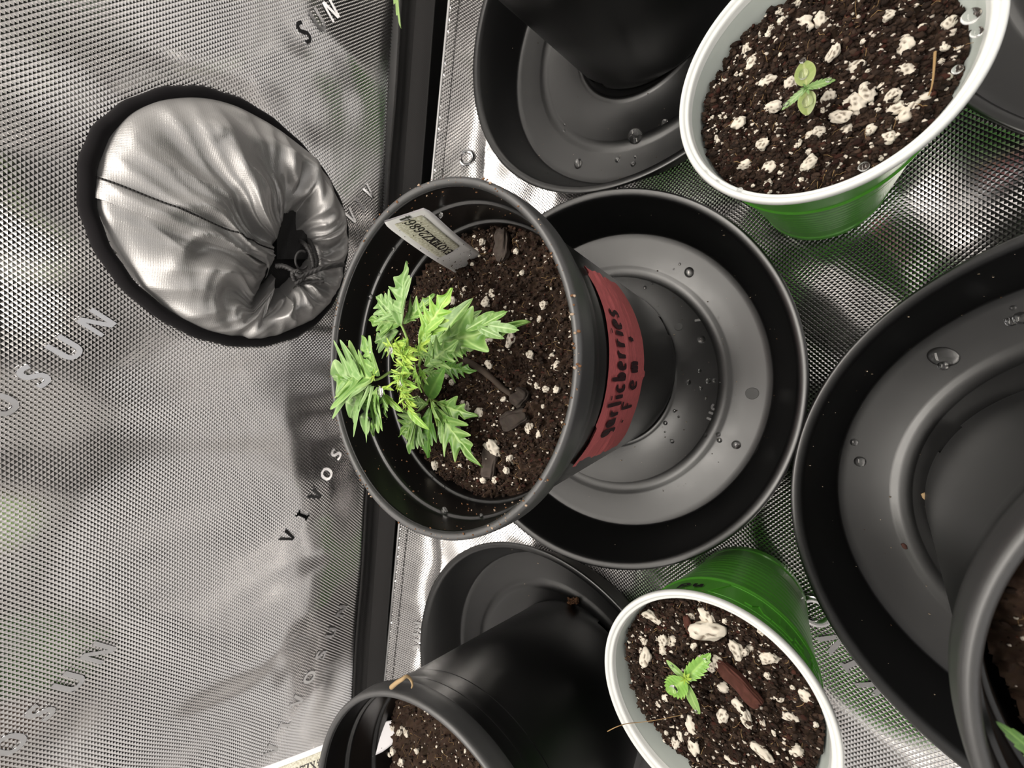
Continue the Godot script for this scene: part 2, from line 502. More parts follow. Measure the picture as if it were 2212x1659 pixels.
# ---------------------------------------------------------------- cinched vent
func make_vent() -> void:
	var c := Vector2(0.1139, 0.1852)
	var o := thing("vent_port", "round black-edged wall vent closed by a cinched silver fabric sock", "vent")
	part("velvet_ring", grid(97, 9, func(i: int, j: int):
		var th := TAU * (i % 96) / 96
		var ph := PI * j / 8.0
		var r := 0.0822 + 0.0042 * cos(ph) + 0.0004 * sin(th * 23.0) + noise.get_noise_1d(th * 90.0) * 0.0012
		var p := c + Vector2(cos(th), sin(th)) * r
		return wall(p.x, p.y, 0.0005 + wall_bend(p.x, p.y) + 0.0042 * sin(ph)), true), M.velvet, o)
	part("inner_lining", grid(49, 8, func(i: int, j: int):
		var th := TAU * (i % 48) / 48
		var p := c + Vector2(cos(th), sin(th)) * 0.08 * (1.0 - j / 7.0)
		return wall(p.x, p.y, 0.001 - 0.010 * sin(j / 7.0 * PI * 0.5)), true), M.black_cloth, o)
	# outline of the gathered mouth, (pixel x, pixel y, distance out of the wall)
	var mouth := []
	for q in [[617, 462, 0.014], [655, 432, 0.012], [668, 470, 0.020], [690, 520, 0.022], [698, 560, 0.020], [680, 596, 0.020], [650, 614, 0.020], [622, 642, 0.020], [575, 660, 0.016], [548, 655, 0.012], [575, 628, 0.012], [598, 598, 0.014], [597, 555, 0.020], [600, 515, 0.022], [612, 487, 0.018]]:
		mouth.append(on_wall(q[0], q[1], q[2]))
	var g := Vector3.ZERO
	for q in mouth: g += q / mouth.size()
	var order := []
	for q in mouth: order.append([atan2(q.y - g.y, q.x - g.x), q])
	order.sort_custom(func(a, b): return a[0] < b[0])
	var inner := func(th: float) -> Vector3:
		th = wrapf(th, -PI, PI)
		var n := order.size()
		for k in n:
			var a: Array = order[k]
			var b: Array = order[(k + 1) % n]
			var t0: float = a[0]
			var t1: float = b[0] + (TAU if k == n - 1 else 0.0)
			var t := th + (TAU if k == n - 1 and th < t0 else 0.0)
			if t >= t0 and t <= t1: return (a[1] as Vector3).lerp(b[1], smoothstep(0.0, 1.0, (t - t0) / (t1 - t0)))
		return order[0][1]
	# long creases and hollows of the cloth: from pixel, to pixel, height, width, sharp or round
	var lines := []
	for q in [[205, 300, 560, 455, 0.0055, 0.010, 1], [290, 290, 560, 395, -0.0040, 0.012, 0], [452, 255, 470, 310, 0.0035, 0.006, 1], [470, 310, 610, 455, 0.0050, 0.008, 1], [540, 320, 640, 420, -0.0050, 0.008, 0], [215, 462, 640, 605, -0.0120, 0.010, 0],
			[260, 575, 640, 598, 0.0050, 0.008, 1], [400, 620, 610, 632, -0.0090, 0.011, 0], [335, 660, 470, 700, 0.0030, 0.009, 0], [425, 215, 640, 320, -0.0035, 0.006, 0], [540, 268, 690, 380, 0.0035, 0.006, 1], [300, 470, 420, 560, 0.0030, 0.007, 1]]:
		var a := on_wall(q[0], q[1], 0.02)
		var b := on_wall(q[2], q[3], 0.02)
		lines.append([Vector2(a.x, a.y), Vector2(b.x, b.y), q[4], q[5], q[6]])
	var creases := func(p: Vector2) -> float:
		var h := 0.0
		for q in lines:
			var e: Vector2 = q[1] - q[0]
			var t: float = clampf((p - q[0]).dot(e) / e.length_squared(), 0.0, 1.0)
			var d: float = p.distance_to(q[0] + e * t)
			if d > 0.04: continue
			var f: float = exp(-d / (q[3] * 0.8)) if q[4] else exp(-d * d / (q[3] * q[3]))
			h += q[2] * f * sin(PI * t)
		return h
	var sock := func(th: float, s: float, lift: float) -> Vector3:
		# the rim point is taken along the line of sight from the mouth
		var dir := Vector2(cos(th), sin(th))
		var e := Vector2(g.x, g.y) - c
		var bq := e.dot(dir)
		var dist := -bq + sqrt(maxf(bq * bq - e.length_squared() + 0.0825 * 0.0825, 0.0))
		var rim := Vector2(g.x, g.y) + dir * dist
		var wobble := noise.get_noise_2d(cos(th) * 120.0 + 50.0, sin(th) * 120.0) 
		rim = rim.lerp(c, 0.004 + 0.022 * pow(maxf(0.0, sin(th * 4.0 + 1.0)), 2.0))
		var m: Vector3 = inner.call(th)
		var long := clampf((dist - 0.02) / 0.09, 0.0, 1.0)
		var u := s
		var p := rim.lerp(Vector2(m.x, m.y), u)
		var bulge := lerpf(0.013, 0.024, long) * pow(sin(PI * pow(u, lerpf(0.75, 0.66, long))), 0.9)
		# radial creases that grow towards the mouth, and a few cross creases
		var warp := th + 0.35 * soft.get_noise_2d(u * 130.0, th * 30.0)
		var f1 := 1.0 - absf(soft.get_noise_2d(cos(warp) * 190.0 + 7.0, sin(warp) * 190.0)) * 2.6
		var f2 := 1.0 - absf(soft.get_noise_2d(cos(warp) * 420.0 + 90.0, sin(warp) * 420.0 + u * 30.0)) * 2.6
		var fold := (f1 * 0.0055 * smoothstep(0.0, 0.7, u) + f2 * 0.0030 * smoothstep(0.35, 0.95, u)) * (1.0 - 0.55 * smoothstep(0.85, 1.0, u))
		var cross := soft.get_noise_2d(p.x * 1100.0 + 80.0, p.y * 1100.0) * 0.0030 * sin(PI * u) + (1.0 - absf(soft.get_noise_2d(p.x * 900.0 + p.y * 500.0, p.y * 1300.0 + 31.0)) * 4.0) * 0.0011 * sin(PI * u)
		cross += (1.0 - absf(soft.get_noise_2d(cos(th) * 300.0 + u * 90.0, sin(th) * 300.0 + 400.0)) * 4.5) * 0.0009 * smoothstep(0.0, 0.12, u) * smoothstep(0.75, 0.3, u)
		cross += creases.call(p) * smoothstep(0.0, 0.12, u)
		var lump := wobble * 0.003 * sin(PI * u)
		return wall(p.x, p.y, 0.0045 + m.z * smoothstep(0.2, 1.0, u) * 0.6 + bulge + fold + cross + lump + lift)
	var nn := 260
	part("fabric_sock", grid(nn + 1, 72, func(i: int, j: int):
		var th := TAU * (i % nn) / nn
		var s := j / 66.0
		if j <= 66: return sock.call(th, s, 0.0)
		var e: Vector3 = sock.call(th, 1.0, 0.0)        # the raw edge turns in
		var mid := wall(g.x, g.y, 0.010)
		return e.lerp(mid, 0.05 * (j - 66)) - WALL_N * 0.0024 * (j - 66), true), M.sock_fabric, o)
	# overlapped seam with a line of black stitches
	var across := func(px0: float, py0: float, px1: float, py1: float, u: float): 
		return on_wall(lerpf(px0, px1, u), lerpf(py0, py1, u), 0.022)
	var seam := func(s: float, w: float) -> Vector3:
		# s from the rim to the mouth, w across the strip
		var a: Vector3 = across.call(178, 376, 600, 520, 0.0)
		var top := on_wall(178, lerpf(374, 426, w), 0.004)
		var end := on_wall(600, lerpf(536, 572, w), 0.024)
		var m1 := on_wall(345, lerpf(432, 480, w), 0.030)
		var m2 := on_wall(480, lerpf(486, 535, w), 0.034)
		var p: Vector3 = top.bezier_interpolate(m1.lerp(top, 0.25), m2.lerp(m1, -0.1), end, s)
		# sit on the sock
		var th := atan2(p.y - g.y, p.x - g.x)
		var m: Vector3 = inner.call(th)
		var dir := Vector2(cos(th), sin(th))
		var e := Vector2(g.x, g.y) - c
		var bq := e.dot(dir)
		var dist := -bq + sqrt(maxf(bq * bq - e.length_squared() + 0.0825 * 0.0825, 0.0))
		var here := Vector2(p.x - g.x, p.y - g.y).length()
		var inn := Vector2(m.x - g.x, m.y - g.y).length()
		return sock.call(th, clampf((dist - here) / maxf(dist - inn, 0.001), 0.0, 1.0), 0.0008 + 0.0030 * smoothstep(0.1, 1.0, w))
	var strip := part("seam_strip", grid(90, 9, func(i: int, j: int): return seam.call(i / 89.0, j / 8.0), true), M.sock_fabric, o)
	var st := SurfaceTool.new()
	for i in 54:
		var a: Vector3 = seam.call(i / 54.0, 0.10) + WALL_N * 0.0006
		var b: Vector3 = seam.call((i + 0.78) / 54.0, 0.10) + WALL_N * 0.0006
		st.append_from(tube([a, (a + b) * 0.5 + WALL_N * 0.0004, b], 0.0006, -1.0, 5), 0, Transform3D())
	part("stitching", st.commit(), M.thread, strip).set_meta("kind", "stuff")
	part("inner_cloth", grid(14, 14, func(i: int, j: int):
		var p := on_wall(lerpf(598, 668, i / 13.0), lerpf(448, 560, j / 13.0), 0.008 + 0.004 * sin(i * 0.5 + j * 0.3)); return wallv(p), true), M.black_cloth, o)
	# braided drawstring
	var cord := func(pts: Array, r: float):
		var w := []
		for q in pts: w.append(wallv(on_wall(q[0], q[1], q[2])))
		var path := curve(w, 90)
		part("drawcord", tube(path, r, -1.0, 16, 0.42, 0.55), M.cord, o)
	cord.call([[596, 575, 0.020], [612, 575, 0.024], [630, 583, 0.028], [648, 596, 0.031], [672, 588, 0.033], [700, 578, 0.036], [742, 571, 0.034]], 0.0021)
	cord.call([[636, 606, 0.028], [632, 590, 0.029], [645, 586, 0.031], [655, 600, 0.030], [640, 612, 0.028], [660, 610, 0.028], [700, 607, 0.033]], 0.0019)
	cord.call([[648, 520, 0.010], [660, 530, 0.022], [672, 552, 0.026], [676, 575, 0.026], [664, 588, 0.028]], 0.0019)
	cord.call([[664, 515, 0.010], [676, 535, 0.020], [684, 560, 0.020], [682, 580, 0.020]], 0.0019)
	cord.call([[566, 655, 0.008], [590, 662, 0.014], [612, 652, 0.014], [640, 622, 0.016], [652, 606, 0.02]], 0.0019)
	var lp := []
	for k in 15:
		var th := PI * (0.05 + 1.5 * k / 14.0)
		lp.append(wallv(on_wall(652 + 14 * sin(th + 2.4), 562 + 20 * cos(th + 2.4), 0.026)))
	part("pull_loop", tube(lp, 0.0009, -1.0, 8), M.cord, o)


# ---------------------------------------------------------------- saucers, pots, cups
func saucer_mesh() -> ArrayMesh:
	var p := [[0.0, 0.0], [0.02, 0.0], [0.0475, 0.0], [0.0485, 0.0004], [0.0495, 0.0010], [0.051, 0.0010], [0.0525, 0.0004], [0.0535, 0.0], [0.065, 0.0001], [0.0800, 0.0002], [0.0805, 0.0004], [0.0825, 0.0009], [0.0846, 0.0011], [0.0866, 0.0009], [0.0885, 0.0004], [0.090, 0.0002],
		[0.1, 0.0006], [0.108, 0.0011], [0.1118, 0.0016], [0.1126, 0.0020], [0.1132, 0.0030], [0.1140, 0.0052], [0.122, 0.026], [0.1262, 0.0365], [0.1272, 0.0384], [0.1282, 0.0392], [0.1298, 0.0396], [0.1312, 0.0398], [0.1321, 0.0396], [0.1324, 0.0388], [0.1320, 0.0374], [0.1306, 0.0366],
		[0.1285, 0.036], [0.124, 0.025], [0.1158, 0.004], [0.1142, 0.0002], [0.112, -0.002], [0.09, -0.002], [0.0, -0.002]]
	return lathe(p, 200, null, 0.0006)

func make_saucers() -> void:
	var mesh := saucer_mesh()
	var mark := letters("US", 0.011, "Droid Sans", 700, 0.0004)
	var list := [[Vector3(-0.0023, 0, -0.1449), "large black plastic saucer under the pot with the red tape", 0.0], [Vector3(-0.0618, 0, 0.1121), "black saucer nearest the camera, under the pot at the lower right edge", 1.0],
		[Vector3(0.2611, 0, -0.1204), "black saucer under the dark pot at the top edge of the photo", 2.0], [Vector3(-0.2662, -0.0005, -0.1923), "black saucer under the leaning pot at the lower left", 3.0], [Vector3(0.2005, 0, 0.1485), "black saucer mostly hidden behind the larger green cup at the right", 4.0]]
	for s in list:
		var o := thing("pot_saucer", s[1], "saucer", s[0], "black saucers on the tent floor")
		o.rotation.y = s[2]
		part("dish", mesh, M.saucer_plastic, o)
		if s[2] < 0.5:
			var w := at(1545, 893, 0.0002) - (s[0] as Vector3)
			var t := part("molded_letters", mark, M.saucer_plastic, o)
			t.transform = Transform3D(Basis(Vector3(0.9, 0, 0.3), Vector3(0.3, 0, -0.9), Vector3.UP), w)
			for L in [[1517, 690, 0.1], [1545, 695, 0.9]]:
				var q := at(L[0], L[1], 0.0001) - (s[0] as Vector3)
				var bar := part("molded_mark", boxes([[Vector3.ZERO, Vector3(0.0016, 0.0003, 0.010)]]), M.saucer_plastic, o, q)
				bar.rotation.y = L[2]

func pot_mesh(notches: Array, rim := false) -> ArrayMesh:
	var p := [[0.0, 0.0045], [0.0585, 0.0045], [0.0597, 0.0054], [0.0604, 0.0095], [0.066, 0.07], [0.0724, 0.1425], [0.0727, 0.1438], [0.0732, 0.1442], [0.0742, 0.1444], [0.0746, 0.1452], [0.0748, 0.1465], [0.0761, 0.1600], [0.0763, 0.1614], [0.0767, 0.1619], [0.0778, 0.1621], [0.0782, 0.1630], [0.0784, 0.1645], [0.0793, 0.1755],
		[0.0795, 0.1772], [0.0800, 0.1783], [0.0808, 0.1789], [0.0818, 0.1790], [0.0827, 0.1785], [0.0832, 0.1775], [0.0833, 0.1760], [0.0834, 0.1715], [0.0832, 0.1680], [0.0826, 0.1672], [0.0812, 0.1668], [0.0806, 0.1660], [0.0804, 0.164], [0.0799, 0.1585], [0.0797, 0.1578], [0.0790, 0.1574], [0.0787, 0.1566],
		[0.0784, 0.1535], [0.0777, 0.1460], [0.0775, 0.1453], [0.0770, 0.1450], [0.0768, 0.1442], [0.0700, 0.072], [0.0641, 0.0095], [0.0636, 0.0030], [0.0630, 0.0008], [0.062, 0.0004], [0.052, 0.0006], [0.05, 0.0025], [0.0, 0.0025]]
	if rim: return lathe(p.slice(17, 29), 180)
	p = p.slice(0, 19) + [[0.0802, 0.174]] + p.slice(27)
	var n := p.size()
	return lathe(p, 180, func(i: int, j: int):
		if not ((j >= 2 and j <= 3) or (j >= n - 7 and j <= n - 5)): return false
		for q in notches:
			if absf(wrapf(i * 2.0 - q, -180.0, 180.0)) < 6.5: return true
		return false)

func on_pot(deg: float, y: float, out := 0.0) -> Vector3:    # on the tapering outside of a pot
	var r := lerpf(0.0641, 0.0768, (y - 0.0095) / (0.1442 - 0.0095)) + out
	if y > 0.1442: r = lerpf(0.0777, 0.0784, (y - 0.146) / 0.0075) + out
	var a := deg_to_rad(deg)
	return Vector3(r * sin(a), y, r * cos(a))

func ribbon(strokes: Array, place: Callable, w: float) -> ArrayMesh:   # pen strokes as thin bands; place(x, y) gives a point on the surface
	var v := PackedVector3Array()
	var ix := PackedInt32Array()
	for s in strokes:
		var pts := []
		for q in s: pts.append(Vector3(q[0], q[1], 0))
		if pts.size() > 2: pts = curve(pts, pts.size() * 5)
		else: pts = curve(pts, 4)
		var n := pts.size()
		for i in n:
			var d: Vector3 = (pts[mini(i + 1, n - 1)] - pts[maxi(i - 1, 0)]).normalized()
			var e := Vector3(-d.y, d.x, 0) * w * (0.5 if i > 0 and i < n - 1 else 0.38)
			e = (e + Vector3(0.12, 0.3, 0) * w * signf(e.dot(Vector3(0.3, 1, 0)) + 0.0001) * 0.5)
			var a: Vector3 = pts[i] + e
			var b: Vector3 = pts[i] - e
			v.append(place.call(a.x, a.y)); v.append(place.call(b.x, b.y))
			if i:
				var k := v.size()
				ix.append_array([k - 4, k - 3, k - 1, k - 4, k - 1, k - 2])
	return build(v, ix)

const GLYPH := {
	"g": [[[0.62, 0.95], [0.35, 1.05], [0.08, 0.75], [0.15, 0.25], [0.42, 0.12], [0.62, 0.5], [0.66, 0.95]], [[0.66, 1.0], [0.64, 0.2], [0.5, -0.45], [0.12, -0.4]]],
	"a": [[[0.62, 0.9], [0.3, 1.0], [0.06, 0.6], [0.18, 0.08], [0.46, 0.12], [0.64, 0.6]], [[0.66, 1.0], [0.64, 0.35], [0.78, 0.02]]],
	"r": [[[0.15, 1.0], [0.2, 0.0]], [[0.2, 0.55], [0.42, 0.95], [0.72, 0.92]]],
	"l": [[[0.2, 1.7], [0.22, 0.0]]],
	"i": [[[0.2, 0.95], [0.22, 0.0]], [[0.2, 1.38], [0.24, 1.5]]],
	"c": [[[0.7, 0.85], [0.4, 1.0], [0.1, 0.6], [0.2, 0.1], [0.5, 0.0], [0.75, 0.2]]],
	"b": [[[0.15, 1.7], [0.18, 0.0]], [[0.18, 0.5], [0.42, 0.98], [0.7, 0.65], [0.58, 0.1], [0.2, 0.05]]],
	"e": [[[0.12, 0.52], [0.62, 0.6], [0.6, 0.95], [0.3, 1.0], [0.08, 0.55], [0.25, 0.05], [0.7, 0.12]]],
	"s": [[[0.66, 0.95], [0.3, 1.0], [0.15, 0.7], [0.55, 0.42], [0.55, 0.08], [0.08, 0.0]]],
	"F": [[[0.2, 1.5], [0.2, 0.0]], [[0.1, 1.5], [0.85, 1.55]], [[0.2, 0.8], [0.6, 0.82]]],
	"m": [[[0.1, 1.0], [0.14, 0.0]], [[0.14, 0.6], [0.34, 1.0], [0.46, 0.8], [0.46, 0.0]], [[0.46, 0.6], [0.68, 1.0], [0.82, 0.75], [0.84, 0.0]]],
	"n": [[[0.12, 1.0], [0.16, 0.0]], [[0.16, 0.55], [0.42, 1.0], [0.62, 0.75], [0.64, 0.0]]],
	"d": [[[0.6, 0.85], [0.3, 1.0], [0.08, 0.55], [0.22, 0.05], [0.5, 0.15], [0.66, 0.6]], [[0.72, 1.75], [0.7, 0.0]]],
	"+": [[[0.2, 0.9], [0.7, 0.85]], [[0.45, 1.2], [0.45, 0.5]]],
	".": [[[0.3, 0.75], [0.5, 0.65]], [[0.35, 0.6], [0.5, 0.8]]],
	"P": [[[0.2, 1.6], [0.2, 0.0]], [[0.2, 1.55], [0.75, 1.4], [0.7, 0.85], [0.2, 0.75]]],
}

func written(text: String, x0: float, adv: Array, base: Callable, h: float, width: float) -> Array:
	var out := []
	for k in text.length():
		var g: Array = GLYPH.get(text[k], [])
		for s in g:
			var q := []
			for p in s: q.append([adv[k] + p[0] * width, base.call(adv[k]) + p[1] * h])
			out.append(q)
	return out

func make_pots() -> void:
	var p1 := thing("nursery_pot", "black nursery pot with red handwritten tape on its side", "pot", Vector3(0.0076, 0.0006, -0.1552), "black nursery pots")
	part("body", pot_mesh([26.0, -58.0, 116.0, -148.0]), M.pot_plastic, p1)
	part("rim", pot_mesh([], true), M.pot_rim, p1)
	# lug on the rim
	part("rim_lug", grid(24, 5, func(i: int, j: int):
		var a := deg_to_rad(lerpf(64.0, 106.0, i / 23.0))
		var e := sin(PI * i / 23.0)
		var q := [[0.0832, 0.1690], [0.0855, 0.1688], [0.0862, 0.1668], [0.085, 0.1652], [0.0812, 0.1660]]
		var r: float = lerpf(0.0832, q[j][0], pow(e, 0.4))
		return Vector3(r * sin(a), q[j][1], r * cos(a)), true), M.pot_plastic, p1)
	# red tape: edges measured as angle -> height
	var ang := [-42.6, -35.5, -24.2, -11.0, -0.8, 10.7, 23.7, 34.5, 37.0]
	var lowv := [0.0790, 0.0795, 0.0868, 0.0889, 0.0874, 0.0869, 0.0884, 0.0905, 0.0918]
	var lang := [-36.0, -28.3, -17.0, -4.3, 5.8, 16.3, 24.6, 31.4]
	var lhigh := [0.1500, 0.1455, 0.1430, 0.1428, 0.1419, 0.1408, 0.1420, 0.1458]
	var look := func(xs: Array, ys: Array, x: float) -> float:
		for k in xs.size() - 1:
			if x <= xs[k + 1]: return lerpf(ys[k], ys[k + 1], clampf((x - xs[k]) / (xs[k + 1] - xs[k]), 0.0, 1.0))
		return ys[-1]
	var lift := func(y: float) -> float:
		return 0.0006 if y < 0.1442 else 0.0009
	var tp := part("tape_label", grid(120, 60, func(i: int, j: int):
		var s := j / 59.0
		# the torn ends are slanted: left end from (-36, .150) to (-42, .078), right end from (31, .146) to (37, .092)
		var a0 := lerpf(-42.3, -35.8, s) + 0.5 * sin(s * 19.0) + noise.get_noise_1d(s * 900.0) * 1.2
		var a1 := lerpf(37.0, 31.6, s) + 0.3 * sin(s * 23.0) + noise.get_noise_1d(s * 700.0 + 90.0) * 0.8
		var a := lerpf(a0, a1, i / 119.0)
		var y := lerpf(look.call(ang, lowv, a), look.call(lang, lhigh, a), s)
		var wr := maxf(0.0, noise.get_noise_2d(a * 3.0, y * 5200.0) - 0.18) * 0.0022 * smoothstep(0.2, 0.5, s) * smoothstep(1.0, 0.8, s)
		for rl in [0.30, 0.42, 0.56, 0.70]: wr += 0.00045 * exp(-pow((s - rl - 0.02 * soft.get_noise_1d(a * 6.0 + rl * 900.0)) / 0.022, 2.0)) * smoothstep(-0.3, 0.3, soft.get_noise_1d(a * 5.0 + rl * 300.0))
		if s < 0.12 and absf(a + 5.0) < 1.3: y -= 0.003
		return on_pot(a, minf(y, 0.1515), lift.call(y) + wr), true), M.red_tape, p1)
	tp.set_meta("label", "torn strip of red tape with black handwriting")
	var put := func(x: float, y: float): return on_pot(x, y, lift.call(y) + 0.00075)
	# x in degrees round the pot, y in metres
	var line1 := []
	var base1 := func(a: float): return 0.1205 + 0.00008 * (a + 8.0) + 0.0000035 * (a + 6.0) * (a + 6.0)
	var x := -27.5
	var adv := []
	for ch in "garlicberries":
		adv.append(x)
		x += {"l": 2.5, "i": 2.5}.get(ch, 3.9)
	line1 = written("garlicberries", 0, adv, base1, 0.0108, 3.0)
	var band := func(strokes: Array, w: float) -> ArrayMesh:
		# strokes in (degrees, metres): turn degrees to metres for an even pen, then wrap
		var k := 0.00128
		var scaled := []
		for s in strokes:
			var q := []
			for p in s: q.append([p[0] * k, p[1]])
			scaled.append(q)
		return ribbon(scaled, func(u: float, y: float): return on_pot(u / k, y, lift.call(y) + 0.0008), w)
	part("handwriting", band.call(line1, 0.0017), M.ink_tape, tp)
	var line2 := written(".Fem+", 0, [-25.5, -18.5, -10.5, -4.0, 6.5], func(a: float): return 0.1015 + 0.00006 * a, 0.0105, 4.2)
	part("handwriting", band.call(line2, 0.0016), M.ink_tape, tp)
	p1.rotation.y = 0.0

	var p2 := thing("nursery_pot", "black nursery pot at the lower right edge of the photo, nearest the camera", "pot", Vector3(-0.0618, 0.0006, 0.0995), "black nursery pots")
	part("body", pot_mesh([-66.0, 60.0, 150.0]), M.pot_plastic, p2)
	part("rim", pot_mesh([], true), M.pot_rim, p2)
	var up2 := Vector3(-0.0687 + 0.0618, 0.1700, 0.1057 - 0.0995)
	var rt2 := (Vector3.RIGHT - up2.normalized() * up2.normalized().x).normalized()
	p2.basis = Basis(rt2, up2 / 0.1787, rt2.cross(up2.normalized()))
	var p3 := thing("nursery_pot", "dark nursery pot cut off by the top edge of the photo", "pot", Vector3(0.2785, 0.0006, -0.1120), "black nursery pots")
	part("body", pot_mesh([-8.0, 100.0, -130.0]), M.pot_plastic, p3)
	part("rim", pot_mesh([], true), M.pot_rim, p3)
	var p4 := thing("nursery_pot", "black nursery pot leaning at the lower left corner, soil showing in its drain notch", "pot", Vector3(-0.2545, 0.0010, -0.1770), "black nursery pots")
	part("body", pot_mesh([59.0, -60.0, 175.0]), M.pot_plastic, p4)
	part("rim", pot_mesh([], true), M.pot_rim, p4)
	# it leans a little towards the camera and its rim is a touch wider
	var up := (Vector3(-0.2452, 0.1787, -0.1626) - p4.position).normalized()
	var rt := Vector3.RIGHT - up * up.x
	p4.basis = Basis(rt.normalized(), up, rt.normalized().cross(up))
	var t4 := part("tape_label", grid(30, 8, func(i: int, j: int):
		var a := lerpf(31.0, 78.0, i / 29.0)
		var y := lerpf(0.085, 0.140, j / 7.0) + 0.002 * sin(i * 1.3)
		return on_pot(-a + 12.0 + 0.4 * sin(j * 2.0), y, 0.0006), true), M.red_tape, p4)
	t4.set_meta("label", "end of a red tape strip")

func cup_meshes(h: float) -> Array:
	var rim := 0.0477
	var wallr := func(y: float) -> float: return lerpf(0.0300, 0.0440, y / h)
	var outer := []
	# outside, from under the rim down; bands and ribs
	var n := 150
	for i in n + 1:
		var y := h * (0.955 - 0.95 * i / n)
		var r: float = wallr.call(y)
		var f := y / h
		if f < 0.66 and f > 0.22:
			r -= 0.00035 * (1.0 - pow(absf(sin(PI * (f - 0.22) / 0.44 * 9.0)), 0.35))
		if f >= 0.66 and f < 0.70: r += 0.0011 * smoothstep(0.66, 0.67, f)
		elif f >= 0.70 and f < 0.88: r += 0.0004
		elif f >= 0.88: r += 0.0011
		if f < 0.07: r += 0.0006
		outer.append([r, y])
	outer.append([wallr.call(0.0) - 0.001, 0.0005])
	outer.append([wallr.call(0.0) - 0.004, 0.0])
	outer.append([wallr.call(0.0) - 0.006, 0.003])
	outer.append([0.0, 0.003])
	var inner := [[0.0, 0.004], [0.0285, 0.004], [0.0298, 0.008], [wallr.call(h * 0.5) - 0.0006, h * 0.5], [wallr.call(h * 0.86) - 0.0006, h * 0.86], [wallr.call(h * 0.875) - 0.0001, h * 0.872], [wallr.call(h * 0.93) - 0.0002, h * 0.93], [wallr.call(h * 0.97), h * 0.968]]
	var lip := [[wallr.call(h * 0.965) - 0.0002, h * 0.963], [0.0438, h - 0.0028], [0.0440, h - 0.0018], [0.0446, h - 0.0013], [0.0452, h - 0.0014], [0.0455, h - 0.0008], [0.0461, h - 0.0001], [0.0468, h], [0.0474, h - 0.0004], [rim, h - 0.0013], [0.0478, h - 0.0024], [0.0474, h - 0.0034], [0.0466, h - 0.0040], [0.0456, h - 0.0042], [0.0448, h - 0.0050], [wallr.call(h * 0.95) + 0.0012, h * 0.952]]
	return [lathe(outer, 128), lathe(inner, 96), lathe(lip, 128)]

func make_cups() -> void:
	var list := [[Vector3(0.1126, GROUND, -0.0084), 0.1250, "green party cup of soil at the upper right, its seedling with round seed leaves", 0.0], [Vector3(-0.1426, GROUND, -0.0447), 0.1197, "green party cup of soil at the lower middle with embossed letters and black marker", 0.0]]
	for c in list:
		var o := thing("party_cup", c[2], "cup", c[0], "green party cups")
		var m := cup_meshes(c[1])
		part("outer_wall", m[0], M.cup_green, o)
		part("inner_wall", m[1], M.cup_inside, o)
		part("rim", m[2], M.cup_white, o)
		var h: float = c[1]
		var on_cup := func(a: float, y: float, out: float) -> Vector3:
			var r := lerpf(0.0300, 0.0440, y / h) + 0.0004 + out
			return Vector3(r * sin(a), y, r * cos(a))
		if c[0].x < 0.0:
			# embossed word in a frame, wrapped round the cup
			var raw := letters("HEFTY", 0.0145, "Droid Sans", 700, 0.0012, true)
			var arr := raw.surface_get_arrays(0)
			var v: PackedVector3Array = arr[Mesh.ARRAY_VERTEX]
			var a0 := 0.62
			for i in v.size(): v[i] = on_cup.call(a0 + v[i].x / 0.040 * 1.25, h * 0.79 + v[i].y, v[i].z)
			part("embossed_word", build(v, arr[Mesh.ARRAY_INDEX] if arr[Mesh.ARRAY_INDEX] != null else PackedInt32Array(range(v.size())), false), M.cup_green, o)
			var fr := []
			for e in [[-0.78, 0.715], [0.86, 0.715], [1.02, 0.865], [-0.78, 0.865], [-0.78, 0.715]]: fr.append(e)
			var path := []
			for k in 4:
				for q in 24:
					var f := q / 24.0
					path.append(on_cup.call(a0 + lerpf(fr[k][0], fr[k + 1][0], f), h * lerpf(fr[k][1], fr[k + 1][1], f), 0.0001))
			part("embossed_frame", tube(path, 0.0004, -1.0, 6), M.cup_green, o)
			# black marker letters on the smooth band
			var strokes := written("nd", 0, [0.0, 0.0062], func(_a): return 0.0, 0.0048, 0.0056)
			part("marker_writing", ribbon(strokes, func(u: float, y: float): return on_cup.call(1.72 + u / 0.042, h * 0.80 + y, 0.0008), 0.0014), M.ink, o)


# ---------------------------------------------------------------- soil
var crumb_mesh: ArrayMesh
var perl: Array = []
var perl_small: ArrayMesh

